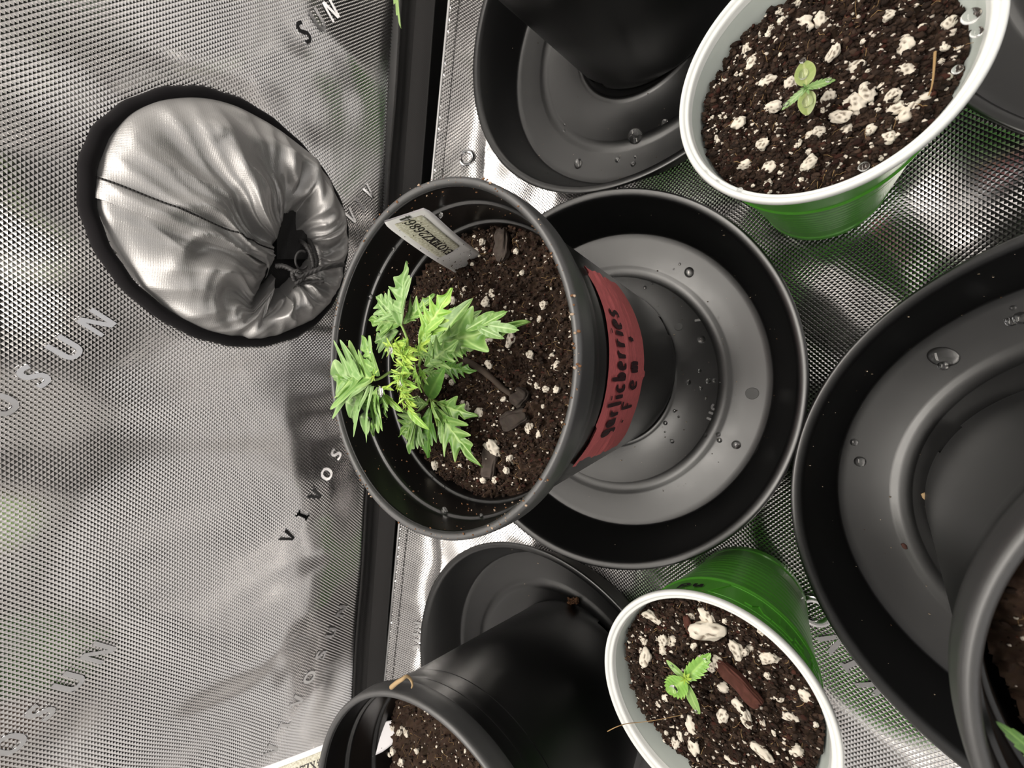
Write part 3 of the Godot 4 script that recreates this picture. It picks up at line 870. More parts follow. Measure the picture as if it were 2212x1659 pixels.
func make_soil(label: String, c: Vector3, R: float, step: float, seed_: int, mound: float, known: Array, n_perl: int, n_speck: int, n_crumb: int, n_fibre: int, tone: float, see = null):
	var o := thing("potting_soil", label, "soil", c)
	rng.seed = seed_
	var off := seed_ * 37.0
	var hf := func(x: float, z: float) -> float:
		var q := (x * x + z * z) / (R * R)
		return mound * (1.0 - q) - 0.004 * smoothstep(0.75, 1.1, q) * 0.4 + rough.get_noise_2d(x * 1000.0 + off, z * 1000.0) * 0.0050 + noise.get_noise_2d(x * 5300.0 + off, z * 5300.0) * 0.0024 + cell.get_noise_2d(x * 1000.0 + off, z * 1000.0) * 0.0019
	var n := int(2.0 * R / step)
	var edge := func(x: float, z: float) -> bool:
		return sqrt(x * x + z * z) < R * (1.0 + 0.02 * noise.get_noise_2d(x * 2000.0, z * 2000.0))
	var pos := func(i: int, j: int) -> Vector2: return Vector2(-R + 2.0 * R * i / (n - 1), -R + 2.0 * R * j / (n - 1))
	part("soil_surface", grid(n, n, func(i: int, j: int):
		var p: Vector2 = pos.call(i, j)
		return Vector3(p.x, hf.call(p.x, p.y), p.y), true, func(i: int, j: int):
		var p: Vector2 = pos.call(i, j)
		var a := 0.5 + 0.5 * noise.get_noise_2d(p.x * 5200.0 + off, p.y * 5200.0)
		var b := 0.5 + 0.5 * rough.get_noise_2d(p.x * 2600.0 + 90.0, p.y * 2600.0 + off)
		var k := (0.35 + 0.9 * a * a + 0.5 * b) * tone
		return Color(0.040 * k, 0.0245 * k, 0.0165 * k), func(i: int, j: int):
		var p: Vector2 = pos.call(i, j)
		return not edge.call(p.x, p.y)), M.soil, o).set_meta("kind", "stuff")
	# crumbs
	var tr := []
	var co := []
	for k in n_crumb:
		var r := R * sqrt(rng.randf()) * 0.995
		var th := rng.randf() * TAU
		var x := r * sin(th)
		var z := r * cos(th)
		var s := 0.00022 + 0.0008 * pow(rng.randf(), 3.0)
		tr.append(Transform3D(Basis(Vector3(rng.randf() - 0.5, rng.randf() - 0.5, rng.randf() - 0.5).normalized(), rng.randf() * TAU).scaled(Vector3(s, s * 0.8, s * (0.7 + rng.randf()))), Vector3(x, hf.call(x, z) + s * 0.3, z)))
		var g := (0.35 + 1.3 * rng.randf() * rng.randf()) * tone
		var red := rng.randf()
		co.append(Color(0.040 * g, (0.024 if red > 0.15 else 0.014) * g, (0.0165 if red > 0.15 else 0.009) * g))
	scatter("soil_crumbs", crumb_mesh, M.soil, tr, co, o)
	# perlite seen one by one
	var taken := []
	var grains := []
	for q in known:
		var w := at(q[0], q[1], c.y) - c
		grains.append([w.x, w.z, q[2] * 0.5, q[3] if q.size() > 3 else 1.0, rng.randf() * TAU])
	var tries := 0
	while grains.size() < n_perl and tries < 6000:
		tries += 1
		var r := R * 0.95 * sqrt(rng.randf())
		var th := rng.randf() * TAU
		var x := r * sin(th)
		var z := r * cos(th)
		var s := 0.0004 + 0.0009 * pow(rng.randf(), 2.2)
		if see != null and not see.call(Vector3(x, 0, z) + c): continue
		var ok := true
		for e in grains:
			if Vector2(e[0] - x, e[1] - z).length() < (e[2] + s) * 1.25:
				ok = false
				break
		if ok: grains.append([x, z, s, 0.8 + 0.6 * rng.randf(), rng.randf() * TAU])
	for e in grains:
		var s: float = e[2]
		var m := part("perlite", perl[rng.randi() % perl.size()], M.perlite, o)
		m.transform = Transform3D(Basis(Vector3.UP, e[4]) * Basis(Vector3(1, 0, 0.4).normalized(), rng.randf() * 0.7 - 0.35) * Basis.from_scale(Vector3(s * e[3], s * 0.8, s)), Vector3(e[0], hf.call(e[0], e[1]) + s * 0.28, e[1]))
	tr = []
	co = []
	for k in n_speck:
		var r := R * 0.97 * sqrt(rng.randf())
		var th := rng.randf() * TAU
		var x := r * sin(th)
		var z := r * cos(th)
		var s := 0.00018 + 0.0005 * pow(rng.randf(), 2.0)
		tr.append(Transform3D(Basis(Vector3.UP, rng.randf() * TAU).scaled(Vector3(s, s * 0.8, s * 1.3)), Vector3(x, hf.call(x, z) + s * 0.7, z)))
		var g := 0.6 + 0.4 * rng.randf()
		co.append(Color(0.80 * g, 0.72 * g, 0.62 * g))
	scatter("perlite_specks", crumb_mesh, M.perlite, tr, co, o)
	var st := SurfaceTool.new()
	for k in n_fibre:
		var r := R * 0.93 * sqrt(rng.randf())
		var th := rng.randf() * TAU
		var x := r * sin(th)
		var z := r * cos(th)
		var d := rng.randf() * TAU
		var L := 0.003 + 0.009 * rng.randf() * rng.randf()
		var pts := []
		for q in 6:
			pts.append(Vector3(x, hf.call(x, z) + 0.0005 + 0.0006 * rng.randf(), z))
			d += (rng.randf() - 0.5) * 0.9
			x += cos(d) * L / 5.0
			z += sin(d) * L / 5.0
		st.append_from(tube(pts, 0.00009 + 0.00006 * rng.randf(), 0.00006, 4), 0, Transform3D())
	if n_fibre: part("root_fibres", st.commit(), M.fibre, o).set_meta("kind", "stuff")
	return hf

func bark_chip(label: String, px: float, py: float, y: float, size: Vector3, turn: float, base: Color, seed_: int) -> void:
	# a split slab: blunt box with a fibrous grain along z
	var off := seed_ * 77.0
	var nu := 40
	var nv := 28
	var f := func(i: int, j: int) -> Vector3:
		var th := TAU * (i % nu) / nu
		var ph := PI * (j / (nv - 1.0) - 0.5)
		var cx := signf(cos(th)) * pow(absf(cos(th)), 0.45)
		var cy := signf(sin(th)) * pow(absf(sin(th)), 0.5)
		var k := pow(maxf(cos(ph), 0.0), 0.35)
		var z := signf(sin(ph)) * pow(absf(sin(ph)), 0.7)
		var w := 1.0 + 0.24 * soft.get_noise_2d(z * 90.0 + off, th * 20.0)
		var grain := 0.30 * noise.get_noise_3d(cx * 170.0 + off, cy * 170.0, z * 40.0)
		return Vector3(cx * k * (w + grain), cy * k * (w + grain * 2.0) + 0.15 * soft.get_noise_1d(z * 110.0 + off), z * (1.0 + 0.18 * noise.get_noise_2d(cx * 140.0, cy * 140.0 + off)))
	var o := part("bark_chip", grid(nu + 1, nv, f, true, func(i: int, j: int):
		var q: Vector3 = f.call(i, j)
		return base * (0.75 + 0.9 * absf(noise.get_noise_3d(q.x * 260.0 + off, q.y * 260.0, q.z * 60.0)) + 0.2 * rng.randf())), M.bark, self)
	tag(o, label, "bark", "bark pieces on the soil")
	var b := Basis(Vector3.UP, turn) * Basis(Vector3(1, 0, 0.3).normalized(), 0.10)
	o.transform = Transform3D(b * Basis.from_scale(size * 0.5), at(px, py, y))


# ---------------------------------------------------------------- plants
func blade(wr: float, teeth: int, depth: float, fold: float, droop: float, ridge: float, dark: Color, light: Color, shape := 0) -> ArrayMesh:
	# a unit-long leaf blade along +x, top side up; colours are the leaf's own
	var nt := maxi(teeth, 4) * 7 + 1
	var nw := 11
	var prof := func(t: float) -> float:
		if shape == 1: return pow(sin(PI * pow(clampf(t, 0.0, 1.0), 0.8)), 0.55) * wr * 0.5
		return pow(t, 0.62) * pow(1.0 - t, 0.85) * 1.72 * wr * 0.5
	var pt := func(i: int, j: int):
		var t := float(i) / (nt - 1)
		var v := lerpf(-1.0, 1.0, j / (nw - 1.0))
		var a := absf(v)
		var f := fposmod(t * teeth + 0.15, 1.0)
		var w: float = prof.call(t)
		var m := 1.0 - depth + depth * f * 1.35
		w *= lerpf(1.0 - depth * 0.4, m, pow(a, 3.0))
		var fwd := wr * depth * 0.5 * (f - 0.3) * pow(a, 3.0) * sin(PI * t)
		var rid := 0.022 * soft.get_noise_2d(t * 90.0 + teeth * 40.0 + wr * 300.0, v * 45.0) * sin(PI * t) + ridge * cos(TAU * (t * maxi(teeth, 5) - a * 0.55)) * a * (1.0 - 0.5 * a) * sin(PI * t)
		return Vector3(t + fwd, a * w * fold - droop * t * t + rid - 0.012 * exp(-a * a * 60.0), v * w)
	var cl := func(i: int, j: int):
		var t := float(i) / (nt - 1)
		var v := lerpf(-1.0, 1.0, j / (nw - 1.0))
		var a := absf(v)
		var mid := exp(-a * a * 40.0)
		var ln := pow(maxf(0.0, -cos(TAU * (t * maxi(teeth, 5) - a * 0.55))), 6.0) * 0.35
		var blotch := 0.5 + 0.5 * noise.get_noise_2d(t * 260.0 + teeth * 30.0, v * 90.0)
		var edge := smoothstep(0.80, 1.0, a) * 0.45
		return dark.lerp(light, clampf(maxf(maxf(mid, ln), edge) * 0.9 + (blotch - 0.35) * 0.55, 0.0, 1.0))
	return grid(nt, nw, pt, true, cl)

func lobed(wr: float, n: int, depth: float, fold: float, droop: float, dark: Color, light: Color, seed_: float) -> ArrayMesh:
	# one blade cut deeply into forward-pointing lobes, midrib along +x
	var per := 16
	var nt := n * per + 1
	var nw := 19
	var pt := func(i: int, j: int):
		var u := float(i) / (nt - 1)
		var v := lerpf(-1.0, 1.0, j / (nw - 1.0))
		var a := absf(v)
		var side := 0.35 if v < 0.0 else 0.0
		var c := u * n + side
		var f := c - floorf(c)
		var tip := 0.50
		var b := smoothstep(0.0, tip, f) if f < tip else 1.0 - smoothstep(tip, 1.0, f)
		b = pow(b, 0.85)
		var base := pow(clampf(u / 0.22, 0.0, 1.0), 0.8) * pow(1.0 - u, 0.62) * 1.25
		var rnd := 1.0 + 0.35 * soft.get_noise_2d(floorf(c) * 170.0 + seed_, signf(v) * 90.0)
		var w := wr * 0.5 * base * (1.0 - depth + depth * b * rnd)
		var k := pow(a, 1.3)
		var x := lerpf(0.10, 0.80, u) + k * wr * 0.42 * base * (0.15 + 0.85 * b) * rnd
		if u > 0.999: x = 1.0
		x = lerpf(x, 0.80 + 0.20 * (u - 0.8) / 0.2, smoothstep(0.8, 1.0, u)) if u > 0.8 else x
		if u < 0.06: x = lerpf(0.0, x, u / 0.06)
		var wave := 0.05 * soft.get_noise_2d(u * 160.0 + seed_, v * 70.0) * a + 0.012 * cos(TAU * (c - a * 0.7)) * a
		return Vector3(x, a * w * fold + wave - droop * x * x - 0.012 * exp(-a * a * 90.0), v * w)
	var cl := func(i: int, j: int):
		var u := float(i) / (nt - 1)
		var v := lerpf(-1.0, 1.0, j / (nw - 1.0))
		var a := absf(v)
		var c := u * n + (0.35 if v < 0.0 else 0.0)
		var f := c - floorf(c)
		var ln := exp(-pow((f - 0.50 * (0.35 + 0.65 * a)) / 0.07, 2.0)) * 0.8
		var mid := exp(-a * a * 110.0)
		var edge := smoothstep(0.82, 1.0, a) * 0.5
		var blotch := noise.get_noise_2d(u * 420.0 + seed_, v * 150.0)
		return dark.lerp(light, clampf(maxf(maxf(mid, ln * (1.0 - a * 0.6)), edge) + 0.15 + blotch * 0.65, 0.0, 1.0))
	return grid(nt, nw, pt, true, cl)

var blades := {}

func aim(base: Vector3, tip: Vector3, upv: Vector3) -> Transform3D:
	var x := (tip - base).normalized()
	var z := x.cross(upv).normalized()
	var y := z.cross(x).normalized()
	var L := base.distance_to(tip)
	return Transform3D(Basis(x * L, y * L, z * L), base)

func compound(plant: Node3D, base: Vector3, tip: Vector3, tone: String, lobes: int, lobe_len: float, spread: float, roll := 0.0, width := 1.0, cup := 0.12) -> MeshInstance3D:
	var o := MeshInstance3D.new()
	var B: Array = blades[tone]
	o.mesh = B[rng.randi() % 3] if lobes > 0 else B[3 + rng.randi() % 2]
	lobes = mini(lobes - 1, 1)
	o.set_surface_override_material(0, M.leaf)
	o.name = "leaf"
	plant.add_child(o, true)
	var x := (tip - base).normalized()
	var upv := Vector3.UP.rotated(x, roll)
	var tf := aim(base, tip, upv)
	tf.basis.z *= width
	o.transform = tf
	for k in maxi(lobes, 0):
		for s in [-1, 1]:
			var f := (k + 0.3 * rng.randf()) / maxf(lobes, 1.0)
			var px := 0.12 + 0.30 * f
			var ang: float = s * (spread * (1.0 - 0.35 * f) + 0.34 * (rng.randf() - 0.5))
			var L := lobe_len * (1.0 - 0.42 * f) * (0.75 + 0.55 * rng.randf())
			var q := MeshInstance3D.new()
			q.mesh = B[3 + rng.randi() % (B.size() - 3)]
			q.set_surface_override_material(0, M.leaf)
			q.name = "lobe"
			o.add_child(q, true)
			var d := Vector3(cos(ang), cup * (2.4 * rng.randf() - 0.7), -sin(ang)).normalized()
			var t2 := aim(Vector3.ZERO, d * L, Vector3(0, 1, 0.25 * s))
			t2.origin = Vector3(px, 0.002 - 0.08 * px * px, 0)
			q.transform = t2
	return o

func simple(plant: Node3D, called: String, mesh: Mesh, base: Vector3, tip: Vector3, roll := 0.0, width := 1.0) -> MeshInstance3D:
	var o := MeshInstance3D.new()
	o.mesh = mesh
	o.set_surface_override_material(0, M.leaf)
	o.name = called
	plant.add_child(o, true)
	var x := (tip - base).normalized()
	var tf := aim(base, tip, Vector3.UP.rotated(x, roll))
	tf.basis.z *= width
	o.transform = tf
	return o

func make_blades() -> void:
	var set_ := func(dark: Color, light: Color) -> Array:
		return [lobed(0.56, 4, 0.56, 0.25, 0.12, dark, light, dark.g * 900.0), lobed(0.54, 3, 0.62, 0.35, 0.16, dark, light, dark.g * 1700.0), lobed(0.52, 5, 0.58, 0.18, 0.08, dark, light, dark.g * 2600.0), blade(0.40, 3, 0.05, 0.28, 0.10, 0.006, dark, light), blade(0.48, 2, 0.30, 0.22, 0.14, 0.008, dark, light), blade(0.36, 3, 0.08, 0.40, 0.20, 0.006, dark, light), blade(0.44, 3, 0.20, 0.15, 0.05, 0.008, dark, light)]
	blades["mid"] = set_.call(Color(0.110, 0.250, 0.040), Color(0.40, 0.58, 0.20))
	blades["pale"] = set_.call(Color(0.160, 0.310, 0.080), Color(0.46, 0.62, 0.30))
	blades["bright"] = set_.call(Color(0.190, 0.400, 0.045), Color(0.48, 0.68, 0.17))
	blades["young"] = set_.call(Color(0.300, 0.480, 0.050), Color(0.62, 0.74, 0.20))
	blades["deep"] = set_.call(Color(0.075, 0.200, 0.030), Color(0.20, 0.38, 0.08))

const ORDER := ["first", "second", "third", "fourth", "fifth", "sixth", "seventh", "eighth", "ninth", "tenth", "eleventh", "twelfth", "thirteenth", "fourteenth", "fifteenth", "sixteenth", "seventeenth", "eighteenth", "nineteenth", "twentieth", "twenty-first", "twenty-second", "twenty-third", "twenty-fourth", "twenty-fifth", "twenty-sixth", "twenty-seventh"]

func by_height(list: Array) -> Array:        # sorted from the top of the photograph down
	var out := list.duplicate()
	out.sort_custom(func(a, b): return a[1] < b[1])
	return out

func glint(px: float, py: float, y: float, r: float, label: String, squash := 0.6, turn := 0.0, stretch := 1.0) -> void:
	droplet(at(px, py, y - 0.0004), r * 0.75, label, "water droplets on the leaves", squash, turn, stretch)

var drop_mesh: ArrayMesh

func droplet(where: Vector3, r: float, label: String, group: String, squash := 0.6, turn := 0.0, stretch := 1.0) -> void:
	var o := part("water_droplet", drop_mesh, M.water, self)
	tag(o, label, "droplet", group)
	o.transform = Transform3D(Basis(Vector3.UP, turn) * Basis.from_scale(Vector3(r * stretch, r * squash, r)), where)

func make_plants() -> void:
	rng.seed = 77
	var o := thing("young_plant", "bushy young green plant with deeply cut leaves growing in the taped pot", "plant", at(935, 862, 0.142))
	var w := o.position
	var P := func(px: float, py: float, y: float) -> Vector3: return at(px, py, y) - w
	# stems
	part("stem", tube(curve([P.call(938, 868, 0.139), P.call(925, 850, 0.152), P.call(900, 815, 0.170), P.call(868, 790, 0.186), P.call(862, 775, 0.196)], 24), 0.0014, 0.0009, 10), M.stem, o)
	for s in [[[868, 800, 0.184], [845, 803, 0.189], [820, 818, 0.193], [800, 822, 0.194]], [[905, 790, 0.172], [915, 760, 0.182], [940, 745, 0.184]], [[880, 770, 0.184], [880, 735, 0.187], [866, 700, 0.187]], [[930, 858, 0.150], [936, 885, 0.155], [945, 920, 0.160]], [[928, 862, 0.148], [915, 880, 0.154], [895, 892, 0.158]], [[930, 862, 0.148], [945, 868, 0.154], [960, 876, 0.157]]]:
		var pts := []
		for q in s: pts.append(P.call(q[0], q[1], q[2]))
		part("petiole", tube(curve(pts, 14), 0.0008, 0.0005, 8), M.stem, o)
	# leaves: base and tip
	var L := [
		[935, 748, .184, 1122, 690, .182, "mid", 1, .36, .80, 0.0, 0.85], [968, 727, .1842, 1036, 668, .181, "mid", 0, .3, .5, 0.0, 1.15], [1005, 714, .1840, 1070, 671, .181, "mid", 0, .3, .5, 0.0, 1.2], [1040, 703, .1835, 1093, 670, .181, "mid", 0, .3, .5, 0.0, 1.1], [1052, 702, .1832, 1118, 713, .180, "pale", 0, .3, .5, 0.0, 1.2], [1030, 706, .1832, 1087, 732, .180, "pale", 0, .3, .5, 0.0, 1.1],
		[868, 706, .187, 861, 556, .181, "pale", 2, .34, .55, 0.0, 1.0], [862, 690, .185, 800, 636, .185, "pale", 2, .42, .55, 0.1, 1.2], [864, 700, .184, 790, 690, .184, "mid", 2, .42, .6, -0.1, 1.1],
		[862, 715, .182, 796, 738, .180, "pale", 1, .4, .6, 0.0, 1.3], [872, 700, .183, 932, 632, .180, "mid", 2, .40, .55, 0.0, 1.15],
		[906, 738, .196, 972, 621, .195, "bright", 2, .42, .35, 0.2, 1.35], [925, 742, .180, 946, 652, .174, "deep", 1, .5, .4, 0.0, 1.0], [932, 745, .180, 975, 657, .176, "mid", 0, .4, .5, 0.0, 1.1], [938, 745, .180, 1014, 640, .176, "mid", 0, .4, .5, 0.0, 1.2],
		[955, 745, .176, 1028, 752, .172, "mid", 1, .42, .45, 0.0, 1.4], [918, 792, .190, 984, 734, .188, "mid", 3, .30, .45, 0.15, 1.7], [930, 770, .170, 1010, 752, .165, "deep", 1, .4, .5, 0.0, 1.3],
		[945, 790, .158, 1026, 802, .154, "deep", 3, .34, .6, 0.0, 1.1],
		[800, 822, .197, 684, 811, .194, "pale", 3, .34, .5, 0.0, 1.5], [805, 818, .198, 708, 798, .193, "mid", 2, .3, .5, 0.2, 1.3], [818, 812, .197, 774, 724, .194, "mid", 2, .44, .42, -0.2, 1.3],
		[800, 832, .196, 727, 906, .188, "pale", 2, .44, .4, 0.0, 1.3], [806, 834, .196, 764, 944, .186, "pale", 3, .36, .5, 0.1, 1.3], [815, 836, .197, 796, 946, .187, "mid", 3, .34, .5, 0.0, 1.2], [820, 836, .196, 832, 905, .190, "mid", 2, .4, .5, 0.0, 1.1], [828, 850, .192, 866, 893, .188, "bright", 0, .3, .5, 0.0, 1.2],
		[938, 880, .157, 1029, 1014, .155, "mid", 4, .34, .62, 0.0, 1.1], [942, 872, .156, 1022, 901, .155, "mid", 3, .30, .5, 0.0, 1.2], [930, 880, .158, 912, 992, .156, "deep", 1, .34, .35, 0.1, 1.3], [905, 893, .160, 852, 944, .158, "mid", 2, .50, .5, 0.0, 1.2], [910, 896, .159, 878, 982, .157, "pale", 1, .6, .35, 0.0, 1.3],
		[925, 872, .160, 883, 868, .162, "mid", 1, .4, .5, 0.0, 1.1], [945, 890, .155, 982, 948, .153, "deep", 2, .5, .5, 0.0, 1.5],
		[896, 786, .198, 904, 850, .196, "bright", 1, .42, .35, 0.2, 1.2], [905, 790, .196, 921, 834, .194, "bright", 1, .45, .35, 0.0, 1.2], [888, 778, .200, 850, 738, .200, "bright", 1, .5, .5, 0.0, 1.0], [890, 772, .203, 922, 742, .202, "bright", 2, .45, .5, 0.0, 1.1], [884, 764, .204, 866, 728, .203, "bright", 1, .5, .45, 0.0, 1.0], [905, 765, .198, 930, 706, .196, "bright", 1, .5, .4, 0.0, 1.1], [880, 885, .185, 924, 931, .180, "bright", 0, .4, .4, 0.0, 1.2],
		[900, 760, .199, 935, 772, .196, "mid", 2, .45, .5, 0.0, 1.4], [912, 800, .192, 950, 806, .188, "mid", 2, .45, .5, 0.0, 1.2]]
	for q in L:
		compound(o, P.call(q[0], q[1], q[2]), P.call(q[3], q[4], q[5]), q[6], q[7], q[8], q[9], q[10], q[11])
	# narrow simple leaves at the lower node
	var B: Array = blades["bright"]
	simple(o, "leaf", B[5], P.call(932, 868, .160), P.call(951, 929, .158), 0.3, 1.1)
	simple(o, "leaf", B[3], P.call(934, 866, .158), P.call(958, 904, .155), 0.2, 1.2)
	simple(o, "leaf", blades["deep"][3], P.call(925, 858, .156), P.call(952, 800, .170), 0.5, 1.2)
	# crowded young leaflets of the growing tips
	for q in [[846, 752, .207, 16, 22.0], [856, 742, .208, 10, 16.0], [868, 768, .210, 22, 22.0], [872, 788, .209, 22, 20.0], [880, 752, .207, 12, 18.0], [866, 808, .206, 20, 20.0], [860, 826, .203, 18, 20.0], [872, 822, .204, 16, 22.0], [868, 846, .200, 18, 18.0], [874, 862, .197, 16, 18.0], [882, 876, .192, 12, 18.0], [826, 838, .200, 6, 16.0], [808, 808, .199, 6, 18.0], [908, 752, .203, 8, 18.0]]:
		for k in q[3]:
			var a := rng.randf() * TAU
			var d: float = q[4] * (0.7 + 0.7 * rng.randf())
			var b: Vector3 = P.call(q[0] + 6.0 * (rng.randf() - 0.5), q[1] + 8.0 * (rng.randf() - 0.5), q[2] - 0.002 * rng.randf())
			var t: Vector3 = P.call(q[0] + cos(a) * d, q[1] + sin(a) * d, q[2] + 0.003 * rng.randf() - 0.001)
			simple(o, "young_leaf", blades["young" if rng.randf() < 0.75 else "bright"][3 + rng.randi() % 4], b, t, (rng.randf() - 0.5) * 1.6, 0.62)
	# seedlings
	var cot := blade(0.62, 4, 0.0, 0.18, 0.10, 0.0, Color(0.26, 0.34, 0.10), Color(0.42, 0.46, 0.20), 1)
	var cot2 := blade(0.30, 4, 0.0, 0.12, 0.06, 0.0, Color(0.22, 0.38, 0.10), Color(0.38, 0.54, 0.20), 1)
	var true1 := blade(0.44, 7, 0.26, 0.22, 0.10, 0.012, Color(0.17, 0.30, 0.09), Color(0.34, 0.48, 0.19))
	var true2 := blade(0.56, 8, 0.22, 0.16, 0.10, 0.016, Color(0.20, 0.42, 0.07), Color(0.40, 0.64, 0.17))
	var s1 := thing("seedling", "tiny seedling with two round seed leaves and water drops in the upper right cup", "seedling", at(1752, 246, 0.109))
	var w1 := s1.position
	part("stem", tube(curve([Vector3(0, -0.003, 0), at(1750, 235, 0.117) - w1, at(1741, 195, 0.128) - w1], 12), 0.0009, 0.0007, 8), M.stem_brown, s1)
	simple(s1, "seed_leaf", cot, at(1742, 185, 0.1285) - w1, at(1735, 128, 0.1275) - w1, 0.0, 0.98)
	simple(s1, "seed_leaf", cot, at(1741, 197, 0.1285) - w1, at(1745, 248, 0.1265) - w1, 0.0, 1.12)
	simple(s1, "serrated_leaf", true1, at(1740, 191, 0.1290) - w1, at(1806, 170, 0.1285) - w1, 0.1, 1.25)
	simple(s1, "serrated_leaf", true1, at(1741, 191, 0.1290) - w1, at(1687, 237, 0.1275) - w1, -0.1, 1.15)
	for k in 6:
		var a := k * 1.05
		simple(s1, "young_leaf", blades["pale"][3], at(1741, 191, 0.129) - w1, at(1741 + cos(a) * 12.0, 191 + sin(a) * 12.0, 0.1315) - w1)
	var s2 := thing("seedling", "small bright green seedling with broad serrated leaves in the lower cup", "seedling", at(1488, 1478, 0.107))
	var w2 := s2.position
	part("stem", tube(curve([Vector3(0, -0.003, 0), at(1483, 1470, 0.115) - w2, at(1480, 1466, 0.122) - w2], 10), 0.0008, 0.0006, 8), M.stem, s2)
	simple(s2, "seed_leaf", cot2, at(1479, 1464, 0.1215) - w2, at(1438, 1427, 0.1205) - w2, 0.0, 1.25)
	simple(s2, "seed_leaf", cot2, at(1481, 1474, 0.1215) - w2, at(1510, 1547, 0.1195) - w2, 0.0, 1.0)
	simple(s2, "serrated_leaf", true2, at(1480, 1468, 0.1235) - w2, at(1534, 1416, 0.1235) - w2, 0.1, 1.15)
	simple(s2, "serrated_leaf", true2, at(1480, 1468, 0.1235) - w2, at(1437, 1502, 0.1190) - w2, 0.0, 1.6)
	for k in 7:
		var a := k * 0.9
		simple(s2, "young_leaf", blades["young"][3], at(1480, 1467, 0.1235) - w2, at(1480 + cos(a) * 13.0, 1467 + sin(a) * 13.0, 0.126) - w2)
	# plant of the pot at the top edge: one leaf reaches into the picture
	var s3 := thing("potted_plant", "larger plant at the top edge, one pale serrated leaf tip hanging into view", "plant", Vector3(0.2785, 0.140, -0.1120))
	var w3 := s3.position
	var finger := blade(0.34, 9, 0.24, 0.2, 0.08, 0.006, Color(0.24, 0.38, 0.12), Color(0.46, 0.60, 0.26))
	part("stem", tube(curve([Vector3(0, -0.004, 0), Vector3(0.004, 0.05, -0.003), Vector3(0.0, 0.10, 0.004)], 10), 0.003, 0.002, 8), M.stem, s3)
	simple(s3, "leaf", finger, at(845, -190, 0.158) - w3, at(851, 55, 0.150) - w3, 0.2, 1.0)
	part("petiole", tube(curve([Vector3(0.0, 0.06, 0), (at(845, -190, 0.158) - w3) * 0.5 + Vector3(0, 0.05, 0), at(845, -190, 0.158) - w3], 10), 0.001, 0.0008, 6), M.stem, s3)
	for k in 9:
		var a := k * 0.7 + 0.3
		var b := Vector3(0.0, 0.06 + 0.012 * (k % 4), 0.0)
		var d := Vector3(cos(a), 0.15, sin(a)) * 0.03
		simple(s3, "leaf", finger, b + d, b + d + Vector3(cos(a), 0.12, sin(a)) * 0.075)
	# plant of the nearest pot: a leaf shows inside its rim
	var s4 := thing("potted_plant", "plant in the nearest pot, one blurred green leaf in the lower right corner", "plant", Vector3(-0.0618, 0.140, 0.0995))
	var w4 := s4.position
	part("stem", tube(curve([Vector3(0, -0.004, 0), Vector3(0.002, 0.01, 0.01), Vector3(0.0, 0.02, 0.02)], 8), 0.002, 0.0015, 8), M.stem, s4)
	var wide := blade(0.42, 8, 0.2, 0.2, 0.1, 0.01, Color(0.07, 0.16, 0.035), Color(0.2, 0.36, 0.1))
	simple(s4, "leaf", wide, at(2330, 1700, 0.158) - w4, at(2163, 1570, 0.163) - w4, 0.2, 1.0)
	simple(s4, "leaf", wide, Vector3(0.0, 0.02, 0.02), Vector3(0.05, 0.03, 0.05))


